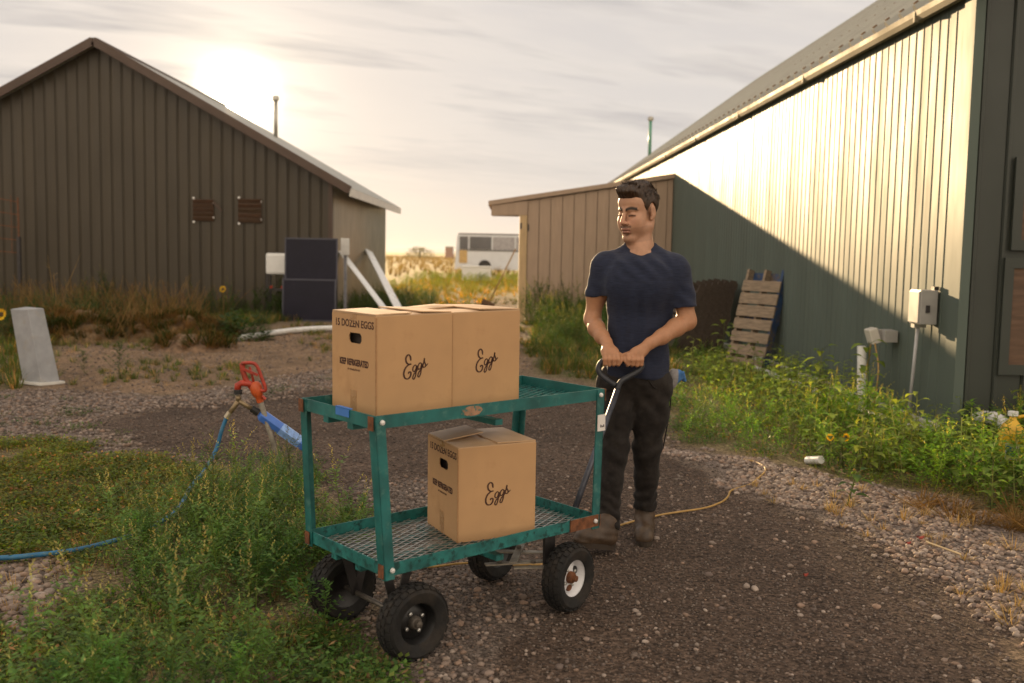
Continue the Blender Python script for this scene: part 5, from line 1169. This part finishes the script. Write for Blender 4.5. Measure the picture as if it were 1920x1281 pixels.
def jit(c, a=.2): k = 1+rg.uniform(-a, a); return tuple(max(0, x*k*(1+rg.uniform(-.06, .06))) for x in c)
def weed(h=.35, br=9, lv=13, col=(.052, .125, .024), spike=False, W=.015, L=.042):
    p = PB(); sc = (col[0]*1.3, col[1]*1.0, col[2]*1.0); top = Vector((rg.uniform(-.05, .05), rg.uniform(-.05, .05), h)); p.stem((0, 0, 0), top, .0035, .0015, sc)
    for i in range(br):
        t = (i+.6)/br; b = top*t; a = i*2.4+rg.uniform(-.4, .4); bl = h*(.55*(1-t)+.16)*rg.uniform(.8, 1.2); d = Vector((math.cos(a), math.sin(a), .75+.5*t)).normalized(); e = b+d*bl; p.stem(b, e, .0018, .0009, sc)
        for k in range(lv):
            q = b+(e-b)*((k+.5)/lv); aa = k*2.1+a; dd = Vector((math.cos(aa), math.sin(aa), rg.uniform(.0, .8))); p.leaf(q, dd, L*rg.uniform(.6, 1.15), W*rg.uniform(.7, 1.2), jit(col), rg.uniform(0, .35))
        if spike:
            for k in range(7): q = e+d*.012*k; p.leaf(q, (rg.uniform(-1, 1), rg.uniform(-1, 1), .6), .014, .007, jit((.17, .18, .06)), 0)
    for k in range(lv):
        q = top*(.55+.45*k/lv); aa = k*2.4; p.leaf(q, (math.cos(aa), math.sin(aa), .6), L*.9, W, jit((col[0]*1.25, col[1]*1.15, col[2])), .1)
    if spike:
        for k in range(22): q = top+Vector((0, 0, .006*k)); p.leaf(q, (rg.uniform(-1, 1), rg.uniform(-1, 1), .5), .018, .008, jit((.19, .19, .07)), 0)
    return p.arr()
def tuft(n=26, h=.2, col=(.075, .122, .026), sp=.6, W=.006, dry=.2):
    p = PB()
    for i in range(n):
        a = rg.uniform(0, 6.28); s = rg.uniform(.1, sp); r = rg.uniform(0, .04); c = jit((.33, .23, .10) if rg.random() < dry else col, .3); p.blade((r*math.cos(a), r*math.sin(a), -.01), (math.cos(a)*s, math.sin(a)*s, 1), h*rg.uniform(.5, 1.15), W*rg.uniform(.7, 1.4), c, rg.uniform(-.1, .5))
    return p.arr()
def mat_plant(n=30, r=.10, h=.05, col=(.05, .112, .024), W=.016, L=.026, dry=.04):
    p = PB()
    for i in range(n):
        a = rg.uniform(0, 6.28); q = r*math.sqrt(rg.random()); z = h*rg.uniform(.15, 1); c = jit((.19, .14, .06) if rg.random() < dry else col, .3); p.leaf((q*math.cos(a), q*math.sin(a), z), (math.cos(a+rg.uniform(-1, 1)), math.sin(a+rg.uniform(-1, 1)), rg.uniform(-.1, .7)), L*rg.uniform(.6, 1.2), W*rg.uniform(.6, 1.2), c, .1)
        if i % 3 == 0: p.blade((q*math.cos(a)*.6, q*math.sin(a)*.6, -.005), (math.cos(a)*.5, math.sin(a)*.5, 1), h*1.3, .003, c, .2)
    return p.arr()
def broad(h=.45, n=11, col=(.10, .155, .030), L=.12):
    p = PB(); top = Vector((rg.uniform(-.04, .04), rg.uniform(-.04, .04), h)); p.stem((0, 0, 0), top, .007, .004, (.12, .15, .05))
    for i in range(n):
        t = .2+.8*(i+.5)/n; b = top*t; a = i*2.4+rg.uniform(-.3, .3); pet = b+Vector((math.cos(a), math.sin(a), .6))*L*.4; p.stem(b, pet, .0025, .0018, (.12, .16, .05)); c = jit(col, .25)
        d = Vector((math.cos(a), math.sin(a), rg.uniform(-.35, .35))).normalized(); sd = d.cross(Vector((0, 0, 1))).normalized(); ll = L*rg.uniform(.6, 1.15)*(1.1-.4*t); w = ll*.36; nn = sd.cross(d); cb = rg.uniform(.05, .35)
        rows = [(0, .18, 0), (.2, .85, 0), (.5, 1.0, -.02), (.8, .5, -.08-cb*.3), (1.0, 0.02, -.2-cb*.5)]; vs = []
        for u, wd, dz in rows:
            cc = pet+d*ll*u+Vector((0, 0, dz*ll)); vs += [cc-sd*w*wd+nn*w*wd*.28, cc, cc+sd*w*wd+nn*w*wd*.28]
        o = p.tri(vs, [c, tuple(x*1.25 for x in c), c]*len(rows))
        for r in range(len(rows)-1):
            for s_ in (0, 1): k = o+r*3+s_; p.f += [(k, k+1, k+4), (k, k+4, k+3)]
    return p.arr()
def drystalk(h=.7, n=5, col=(.34, .24, .12)):
    p = PB()
    for i in range(n):
        a = rg.uniform(0, 6.28); s = rg.uniform(.0, .45); e = Vector((math.cos(a)*s*h, math.sin(a)*s*h, h*rg.uniform(.5, 1.1))); m = e*.55+Vector((rg.uniform(-.03, .03), rg.uniform(-.03, .03), .03)); c = jit(col, .25); p.stem((0, 0, 0), m, .006, .005, c); p.stem(m, e, .005, .002, c)
        for k in range(4): q = m+(e-m)*rg.random(); p.blade(q, (rg.uniform(-1, 1), rg.uniform(-1, 1), .5), .12, .006, c, .4)
    return p.arr()
def scatter(name, protos, xy, scl, mat, kind='stuff', label=None, cat=None, tint=None, zoff=0.0, hvar=.25, lean_=.12, zs=None):
    xy = np.asarray(xy, float); n = len(xy); pick = RNG.integers(0, len(protos), n); z = ground_z(xy[:, 0], xy[:, 1])+zoff+(0 if zs is None else zs); Vs, Fs, Cs = [], [], []; off = 0
    yaw = RNG.uniform(0, 6.283, n); scl = np.broadcast_to(np.asarray(scl, float), (n,))*RNG.uniform(1-hvar, 1+hvar, n); tn = np.ones((n, 3)) if tint is None else tint
    lx = RNG.normal(0, lean_, n); ly = RNG.normal(0, lean_, n)
    for k, (V, F, C) in enumerate(protos):
        m = np.where(pick == k)[0]
        if not len(m): continue
        c, s = np.cos(yaw[m])[:, None], np.sin(yaw[m])[:, None]; S = scl[m][:, None]
        X = (V[None, :, 0]*c-V[None, :, 1]*s)*S; Y = (V[None, :, 0]*s+V[None, :, 1]*c)*S; Z = V[None, :, 2]*S
        X = X+Z*lx[m][:, None]+xy[m, 0][:, None]; Y = Y+Z*ly[m][:, None]+xy[m, 1][:, None]; Z = Z+z[m][:, None]
        Vs.append(np.stack([X, Y, Z], -1).reshape(-1, 3)); Cs.append((C[None]*tn[m][:, None, :]).reshape(-1, 3)); Fs.append((F[None]+(np.arange(len(m))*len(V))[:, None, None]+off).reshape(-1, 3)); off += len(m)*len(V)
    o = link_mesh(name, np_mesh(name, np.concatenate(Vs), np.concatenate(Fs), col=np.concatenate(Cs)), mat); tag(o, label, cat, kind=kind); return o
def sample(zn, n, box, keep=None, j=.24):
    x = RNG.uniform(box[0], box[1], n); y = RNG.uniform(box[2], box[3], n); m = zone(zn, x, y, j) if zn else np.ones(n, bool)
    if keep is not None: m &= keep(x, y)
    return np.stack([x[m], y[m]], -1)
def clear(x, y):       # keep plants out of the walls, off the man's feet and the wheels
    u = (x+.1927)*math.cos(CART_YAW)+(y-3.7559)*math.sin(CART_YAW); v = -(x+.1927)*math.sin(CART_YAW)+(y-3.7559)*math.cos(CART_YAW)
    a = (np.abs(u) < .48) & (np.abs(v) < .30); b = np.hypot(x-.58, y-4.78) < .3; w = x > wx(y)-.06; w &= y > 7.8; return ~(a | b | w)
def tints(xy, a=.35, dry=.5, seed=2):
    n = len(xy); k = fbm(xy[:, 0], xy[:, 1], 1.1, seed)*.5+.5; b = RNG.uniform(1-a, 1+a, n); yl = np.clip(k*1.5-.35, 0, 1)*dry
    return np.stack([b*(1+yl*1.0), b*(1+yl*.32), b*(1+yl*.1)], -1)
# prototypes
WEED = [weed(.34, 9, 12), weed(.30, 8, 12, (.045, .115, .028)), weed(.38, 10, 11, (.060, .130, .026)), weed(.28, 8, 11, (.042, .110, .030))]
WEEDL = [weed(.34, 6, 8, (.052, .125, .024), W=.026, L=.066), weed(.30, 6, 8, (.066, .135, .025), W=.024, L=.060)]
SPIKE = [weed(.48, 9, 12, (.055, .122, .028), True), weed(.52, 10, 11, (.060, .122, .030), True)]
TUFT = [tuft(), tuft(22, .16, (.082, .122, .028), .9), tuft(30, .12, (.066, .116, .024), 1.1)]
DRYT = [tuft(24, .10, (.30, .21, .10), 1.6, .004, 1), tuft(20, .07, (.26, .18, .085), 2.2, .004, 1)]
MATP = [mat_plant(), mat_plant(34, .12, .06, (.064, .118, .024)), mat_plant(26, .09, .045, (.044, .104, .028), dry=.08), mat_plant(26, .11, .05, (.085, .120, .026), dry=.12)]
BROAD = [broad(), broad(.38, 9), broad(.55, 13, (.105, .15, .03))]
STALK = [drystalk(), drystalk(.9, 4)]
ALLD = lambda x, y: clear(x, y)
def build_plants():
    # low sprawling cover at the left, thick weeds round the hydrant and along the cart
    tall = lambda x, y: clear(x, y) & ~((x > -.66) & (y < 3.75)) & ~((x > -.78) & (y < 3.2)) & (np.where(y > 4.75, (x > -1.60) & (x < -.85), x > -1.62-.1*(y-3))) & (fbm(x, y, 1.3, 4) > -.30)
    a = sample('weedL', 1250, (-2.3, -.3, 2.3, 6.5), tall); scatter('weeds', WEED, a, np.where(np.hypot(a[:, 0]+1.45, a[:, 1]-5.75) < .55, .38, .56), M['leaf'], label='thick green weeds around the hydrant and beside the cart', cat='weeds', tint=tints(a, .5, .55)*1.9)
    b = sample('weedL', 300, (-2.2, -.4, 2.6, 6.2), tall); scatter('weeds', SPIKE, b, np.where(np.hypot(b[:, 0]+1.45, b[:, 1]-5.75) < .7, .36, np.where(b[:, 1] < 5.0, .70, .55)), M['leaf'], label='taller seeding weeds rising out of the left foreground', cat='weeds', tint=tints(b, .3, .6)*1.9)
    c = sample('weedL', 9500, (-4.6, -.3, 2.2, 7.1), lambda x, y: clear(x, y) & (np.abs(x+1.74) > .07*(y > 4.5)) & ~zone('gravB', x, y) & (fbm(x, y, 1.7, 9)+.35*fbm(x, y, 6, 19) > -.16)); scatter('ground_cover', MATP, c, .85, M['leaf'], label='low sprawling weeds covering the ground at left', cat='ground cover', tint=tints(c, .5, .95, 5)*np.where(c[:, 0:1] < -1.75, np.array([[2.15, 1.6, 1.15]]), np.array([[1.65, 1.65, 1.65]])), hvar=.4)
    d = sample('weedL', 700, (-4.6, -.3, 2.2, 7.1), ALLD); scatter('dry_grass', DRYT, d, .8, M['straw'], label='dry straw-coloured grass among the left weeds', cat='dry grass', tint=tints(d, .4, 0))
    # along the green wall
    r1 = sample('weedR', 1500, (1.3, 5.2, 5.3, 16.5), lambda x, y: clear(x, y) & (x > 1.55+.12*(y-9) if False else clear(x, y)) & (fbm(x, y, .9, 14) > -.35) & ((y < 9.6) | (x > 2.0+.12*(y-9.6)))); 
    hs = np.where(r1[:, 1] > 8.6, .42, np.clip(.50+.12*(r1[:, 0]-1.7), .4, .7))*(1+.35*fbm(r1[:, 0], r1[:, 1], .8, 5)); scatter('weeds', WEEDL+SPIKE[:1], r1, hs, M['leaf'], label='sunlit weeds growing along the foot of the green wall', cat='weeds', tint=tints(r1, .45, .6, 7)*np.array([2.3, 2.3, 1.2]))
    r2 = sample('weedR', 3600, (1.2, 5.2, 5.3, 16.5), ALLD); scatter('ground_cover', MATP, r2, 1.15, M['leaf'], label='low green cover between the gravel and the green wall', cat='ground cover', tint=tints(r2, .4, .6, 8)*1.5, hvar=.4)
    r3 = sample('weedR', 430, (1.9, 5.2, 5.4, 12), lambda x, y: clear(x, y) & (x > 2.1)); scatter('broad_leaf_weeds', BROAD, r3, .68, M['leaf'], label='broad leaved weeds in front of the green wall and dark gable', cat='weeds', tint=tints(r3, .4, .35, 12)*1.8)
    r4 = sample('gravR', 260, (1.3, 3.2, 3.2, 7.6), lambda x, y: fbm(x, y, 1.5, 19) > .05); scatter('dry_grass', DRYT, r4, .8, M['straw'], label='dry straw scattered over the light gravel', cat='dry grass', zoff=.015)
    r5 = sample(None, 260, (2.3, 3.6, 4.7, 5.7), lambda x, y: (y > 5.45-.55*(x-2.0)) & (y < 6.15-.45*(x-2.0))); scatter('straw', DRYT+STALK[:0], r5, 1.25, M['straw'], label='tangle of brown dead stems between gravel and weeds at right', cat='straw', tint=np.tile(np.array([[.55, .46, .36]]), (len(r5), 1)), lean_=1.1)
    # behind the cart, towards the shed
    m1 = sample('weedM', 1300, (.2, 3.2, 11, 20.2), lambda x, y: clear(x, y) & (RNG.random(len(x)) < np.clip((y-11.5)/3, .06, 1))); scatter('weeds', WEEDL+SPIKE[:1], m1, np.clip(.5+.12*(m1[:, 1]-13), .35, 1.35), M['leaf'], label='tall green weeds in front of the tan shed', cat='weeds', tint=tints(m1, .3, .5, 3)*np.array([1.1, 1.15, .9]))
    m2 = sample('weedM', 3200, (.2, 3.2, 9, 20.2), ALLD); scatter('grass', TUFT+MATP[:2], m2, 1.1, M['leaf'], label='short patchy grass between the driveway and the shed', cat='grass', tint=tints(m2, .35, .8, 4))
    # in front of the left barn
    b1 = sample('weedBarn', 2000, (-12, -3.9, 9.5, 21.2), lambda x, y: (y > 18.6) | ((x < -6.3) & (y > 13.2))); scatter('weeds', WEEDL+SPIKE[:1], b1, np.where(b1[:, 1] > 18.6, np.clip(1.0+1.5*fbm(b1[:, 0], b1[:, 1], .7, 3), .4, 1.9), 1.0), M['leaf'], label='dark weeds growing along the foot of the brown barn', cat='weeds', tint=tints(b1, .35, .4, 6)*.7)
    b2 = sample('weedBarn', 3000, (-12, -3.9, 9.3, 20), ALLD); scatter('grass', TUFT, b2, 1.3, M['leaf'], label='rough grass between the pedestal and the barn', cat='grass', tint=tints(b2, .35, .8, 7))
    b3 = sample(None, 200, (-9.2, -5.4, 14.2, 19.5), None); scatter('dead_stalks', STALK, b3, .8, M['straw'], label='dead brown stalks in front of the barn at left', cat='stalks', tint=np.tile(np.array([[.75, .6, .45]]), (len(b3), 1)), lean_=.3)
    for (cx, cy, rx, ry, hh, nn) in ((-5.3, 15.3, 1.1, .75, .44, 420), (-6.6, 14.6, .9, .85, .50, 360), (-4.42, 13.75, .6, .48, .26, 90)):
        q = RNG.uniform(-1, 1, (nn*2, 2)); q = q[np.hypot(q[:, 0], q[:, 1]) < .95][:nn]; zz = np.clip(1-(q**2).sum(1), 0, 1)**.8*hh*.8
        scatter('straw', DRYT+TUFT[2:], q*np.array([rx, ry])+np.array([cx, cy]), 1.6, M['straw'], label='loose dry straw lying on the brown heaps before the barn', cat='straw', tint=np.tile(np.array([[.62, .48, .36]]), (len(q), 1)), zs=zz, lean_=.4)
    t1 = sample('tan', 5200, (-6.6, .3, 9.4, 31), lambda x, y: fbm(x, y, .8, 33) > -.12); scatter('dry_grass', DRYT+TUFT[1:], t1, .8, M['straw'], label='short dry grass on the bare tan ground', cat='dry grass', tint=tints(t1, .35, .3, 9))
    g1 = sample('gravL', 420, (-6.4, -1.7, 6.2, 11.8), lambda x, y: fbm(x, y, 1.0, 37) > .02); scatter('ground_cover', MATP, g1, .8, M['leaf'], label='patches of low weeds in the left gravel', cat='ground cover', tint=tints(g1, .35, .9, 10))
    # field behind
    f1 = sample(None, 2600, (-4.6, 2.5, 23, 52), lambda x, y: ((x < -.6) | (y > 32)) & ((x > -3.9+(y-22)*-.01) | (y > 30.5))); scatter('field_weeds', TUFT+WEEDL, f1, np.clip(.75+.02*(f1[:, 1]-23), .7, 1.2), M['leaf'], label='weeds tinted yellow for backlight in the field beyond the barns', cat='weeds', tint=np.tile(np.array([[4.2, 2.3, .9]]), (len(f1), 1))*RNG.uniform(.7, 1.2, (len(f1), 1)))  # tint puts the yellow backlight into the leaf colour
    f3 = sample(None, 420, (-3.8, -1.2, 20.5, 27), lambda x, y: x < -2.0+.0*y); scatter('weeds', WEEDL+SPIKE[:1], f3, .85, M['leaf'], label='bushy weeds beside the barn side wall', cat='weeds', tint=tints(f3, .3, .6, 3))
    f2 = sample(None, 3500, (-40, 45, 50, 260), None); scatter('field_grass', [tuft(16, .5, (.42, .33, .14), .8, .03, .7)], f2, 1.2, M['straw'], label='pale dry grass of the far field', cat='grass')
build_plants()
def single(name, arr, loc, s, label, cat, rz=0, parts=None, group=None):
    V, F, C = arr; o = link_mesh(name, np_mesh(name, V*s, F, col=C), M['leaf']); o.location = (loc[0], loc[1], loc[2] if len(loc) > 2 else float(ground_z(loc[0], loc[1]))); o.rotation_euler = (0, 0, rz); tag(o, label, cat, group); return o
def build_single_plants():
    single('tall_weed', weed(.50, 12, 14, (.11, .145, .045), True), (-1.33, 4.42), .95, 'tallest pale seeding weed in the left foreground near the rear wheel', 'weed', 1.0)
    single('tall_weed', weed(.50, 11, 13, (.105, .145, .05), True), (-.99, 4.62), .92, 'tall pale seeding weed directly behind the rear wheel', 'weed', 2.2)
    single('leafy_sapling', broad(.20, 9, (.05, .10, .022), .085), (1.91, 5.52), 1.0, 'small dark green seedling alone on the light gravel', 'plant')
    for x, y, s, lab in ((-4.15, 10.45, 1.0, 'round green weed clump on the ground between pedestal and hydrant'), (-4.62, 10.7, .7, 'small green clump just right of the pale pedestal')):
        single('weed_clump', weed(.36, 13, 16, (.065, .12, .03), W=.016, L=.045), (x, y), s, lab, 'weed')
    # leafy bush by the mound
    p = PB()
    for i in range(900):
        a, e, r = rg.uniform(0, 6.28), math.asin(rg.random()), rg.uniform(.6, 1)**.5; q = Vector((math.cos(a)*math.cos(e)*.42*r, math.sin(a)*math.cos(e)*.32*r, math.sin(e)*.36*r*(1+.25*math.sin(a*3)))); p.leaf(q, (math.cos(a), math.sin(a), rg.uniform(-.2, .9)), rg.uniform(.05, .09), .045, jit((.065, .12, .03), .35), .2)
    for i in range(14): a = rg.uniform(0, 6.28); p.stem((0, 0, 0), (math.cos(a)*.3, math.sin(a)*.22, .25), .008, .003, (.10, .12, .05))
    single('leafy_bush', p.arr(), (-4.15, 15.2), 1.15, 'round leafy green bush beside the rubble mound', 'bush')
    p = PB()
    for i in range(700): a, e, r = rg.uniform(0, 6.28), math.asin(rg.random()), rg.uniform(.4, 1)**.5; p.leaf((math.cos(a)*math.cos(e)*3.2*r, math.sin(a)*math.cos(e)*2*r, .2+math.sin(e)*2.3*r), (math.cos(a), math.sin(a), .4), .6, .4, jit((.22, .22, .07), .3), .2)
    p.stem((0, 0, 0), (0, 0, 1.6), .25, .12, (.12, .09, .06)); single('distant_tree', p.arr(), (-18.8, 200, 0), 1.0, 'small round tree on the far horizon', 'tree')
    # sunflowers
    def sunflower(loc, h, label, s=1.0, face=(-.2, -1, .3)):
        t = thing('sunflower', label, 'sunflower', (loc[0], loc[1], float(ground_z(loc[0], loc[1])))); V, F, C = broad(h, 8, (.10, .15, .03), .09); link_mesh('stem_and_leaves', np_mesh('stem_and_leaves', V, F, col=C), M['leaf'], t)
        f = Vector(face).normalized(); x = f.orthogonal().normalized(); y = f.cross(x); c = Vector((0, 0, h))+f*.01; p = PB()
        for k in range(16):
            a = 2*math.pi*k/16+rg.uniform(-.1, .1); d = x*math.cos(a)+y*math.sin(a)+f*.15; q = c+d*.016*s; w = f.cross(d).normalized()*.009*s; tip = q+d*.032*s; m = q+d*.018*s; o = p.tri([q, m+w, tip, m-w], [jit((.62, .36, .02), .2)]*4); p.f += [(o, o+1, o+2), (o, o+2, o+3)]
        fl = link_mesh('petals', np_mesh('petals', *p.arr()[:2], col=p.arr()[2]), M['straw'], t)
        MB().lathe([(.015*s, -.004), (.014*s, .006), (.008*s, .010), (0, .010)], 12, frame(*c, x, y, f)).build('flower_disc', make_mat('dark_flower_disc', (.06, .03, .012), rough=.9, var=.4, scale=90), t)
    sunflower((2.145, 6.60), .21, 'small yellow sunflower at the weed edge, the left of the close pair', .55); sunflower((2.245, 6.60), .215, 'small yellow sunflower at the weed edge, the right of the close pair', .62, (.3, -1, .1))
    sunflower((-5.53, 19.0), .62, 'single yellow sunflower in the weeds before the brown barn', 1.5); sunflower((-6.17, 12.0), .53, 'yellow sunflower cut by the left edge above the pedestal', 1.7)
    V, F, C = drystalk(1.15, 5, (.30, .20, .09)); single('dead_stalk', (V, F, C), (-7.1, 15.4), 1.25, 'tallest dead brown stalks standing before the barn at left', 'stalks', .6)
    for x, y, h, lab in ((3.12, 8.62, .70, 'tall sunlit broad-leaved plant beside the conduit on the green wall'), (2.95, 9.5, .55, 'broad-leaved plant left of the white standpipe'), (2.55, 12.0, .62, 'yellow-green broad-leaved plant in front of the leaning pallet')):
        single('broad_leaf_plant', broad(h, 15, (.17, .24, .04), .15), (x, y), 1.0, lab, 'plant', rg.uniform(0, 6))
build_single_plants()

# gravel
def ico(level):
    bm = bmesh.new(); bmesh.ops.create_icosphere(bm, subdivisions=level, radius=1.0); V = np.array([v.co[:] for v in bm.verts], np.float32); F = np.array([[v.index for v in f.verts] for f in bm.faces], np.int32); bm.free(); return V, F
def stones(level, n, seed):
    out = []; r = np.random.default_rng(seed); V0, F = ico(level)
    for i in range(n):
        q = V0*np.array([1.0, r.uniform(.65, .95), r.uniform(.5, .75)]); k = r.normal(0, 1, 3); k2 = r.normal(0, 1, 3); q = q*(1+.15*np.sin(V0@k*2.6+i)+.11*np.sin(V0@k2*4.1))[:, None]; q[:, 2] += .25
        out.append((q.astype(np.float32), F, np.ones((len(q), 3), np.float32)))
    return out
SB, SS = stones(2, 6, 4), stones(1, 6, 5)
PAL = np.array([1.02, .92, .82])*np.array([[.27, .225, .205], [.34, .285, .255], [.20, .17, .16], [.31, .235, .195], [.38, .34, .32], [.16, .135, .13]])
def scols(n, f=1.0): return PAL[RNG.integers(0, len(PAL), n)]*RNG.uniform(.75, 1.25, (n, 1))*f
def pave(name, zn, n, box, size, protos, label, f=1.0, keep=None, zoff=0.0):
    a = sample(zn, n, box, keep, .22); scatter(name, protos, a, size, M['stone'], label=label, cat='gravel', tint=scols(len(a), f), hvar=.5, lean_=0, zoff=zoff)
def build_gravel():
    near = lambda x, y: y < 5.6; far = lambda x, y: y >= 5.6
    pave('gravel', 'gravR', 11500, (1.15, 3.3, 2.6, 5.6), .0118, SB, 'pale rounded gravel along the right of the driveway', .80); pave('gravel', 'gravR', 9000, (1.1, 2.9, 5.6, 8.2), .0145, SS, 'pale gravel further along the right of the driveway', .80)
    pave('gravel', 'gravL', 17000, (-6.4, -1.7, 6.1, 11.8), .0155, SS, 'pale gravel strip on the left behind the hydrant', .66)
    pave('gravel', 'gravB', 1500, (-2.7, -1.6, 3.4, 4.4), .0165, SB, 'patch of pale gravel in the left foreground', .8)
    pave('gravel', 'stony', 3200, (-.9, .15, 2.3, 6.1), .0095, SB, 'loose stones under and beside the cart', .72)
    pave('clods', 'tan', 7000, (-6.6, .3, 9.4, 20), .013, SS, 'small clods and stones on the bare tan ground', .62)
    pave('clods', 'weedL', 2600, (-4.4, -.4, 2.3, 7.0), .010, SS, 'small stones between the weeds at left', .7)
    pave('grit', 'drive', 30000, (-1.3, 2.1, 2.4, 6.2), .0048, SS, 'fine dark grit covering the near driveway', .42)
    pave('grit', 'drive', 9000, (-3.3, 1.4, 6.0, 10.9), .009, SS, 'coarser dark grit on the far driveway', .42)
    pave('gravel', 'drive', 1500, (-.6, 2.1, 2.4, 6.2), .0078, SS, 'single pale stones strewn over the dark driveway', .75, lambda x, y: fbm(x, y, 1.2, 44) > -.1); pave('gravel', 'drive', 260, (-.6, 2.1, 2.4, 6.2), .0125, SB, 'larger single stones lying on the dark driveway', .8)
build_gravel()

# ------------------------------------------------------------------ evening air
def build_haze():
    m = bpy.data.materials.new('evening_haze'); m.use_nodes = True; nt = m.node_tree; nt.nodes.clear()
    o = nt.nodes.new('ShaderNodeOutputMaterial'); v = nt.nodes.new('ShaderNodeVolumePrincipled'); v.inputs['Color'].default_value = (.95, .93, .90, 1); v.inputs['Density'].default_value = HAZE; v.inputs['Anisotropy'].default_value = .3
    nt.links.new(v.outputs[0], o.inputs['Volume'])
    b = MB().box(-1000, 1000, -70, 1800, -1.2, 10.5).build('haze', m); tag(b, kind='stuff')
HAZE = 0.00016
build_haze()
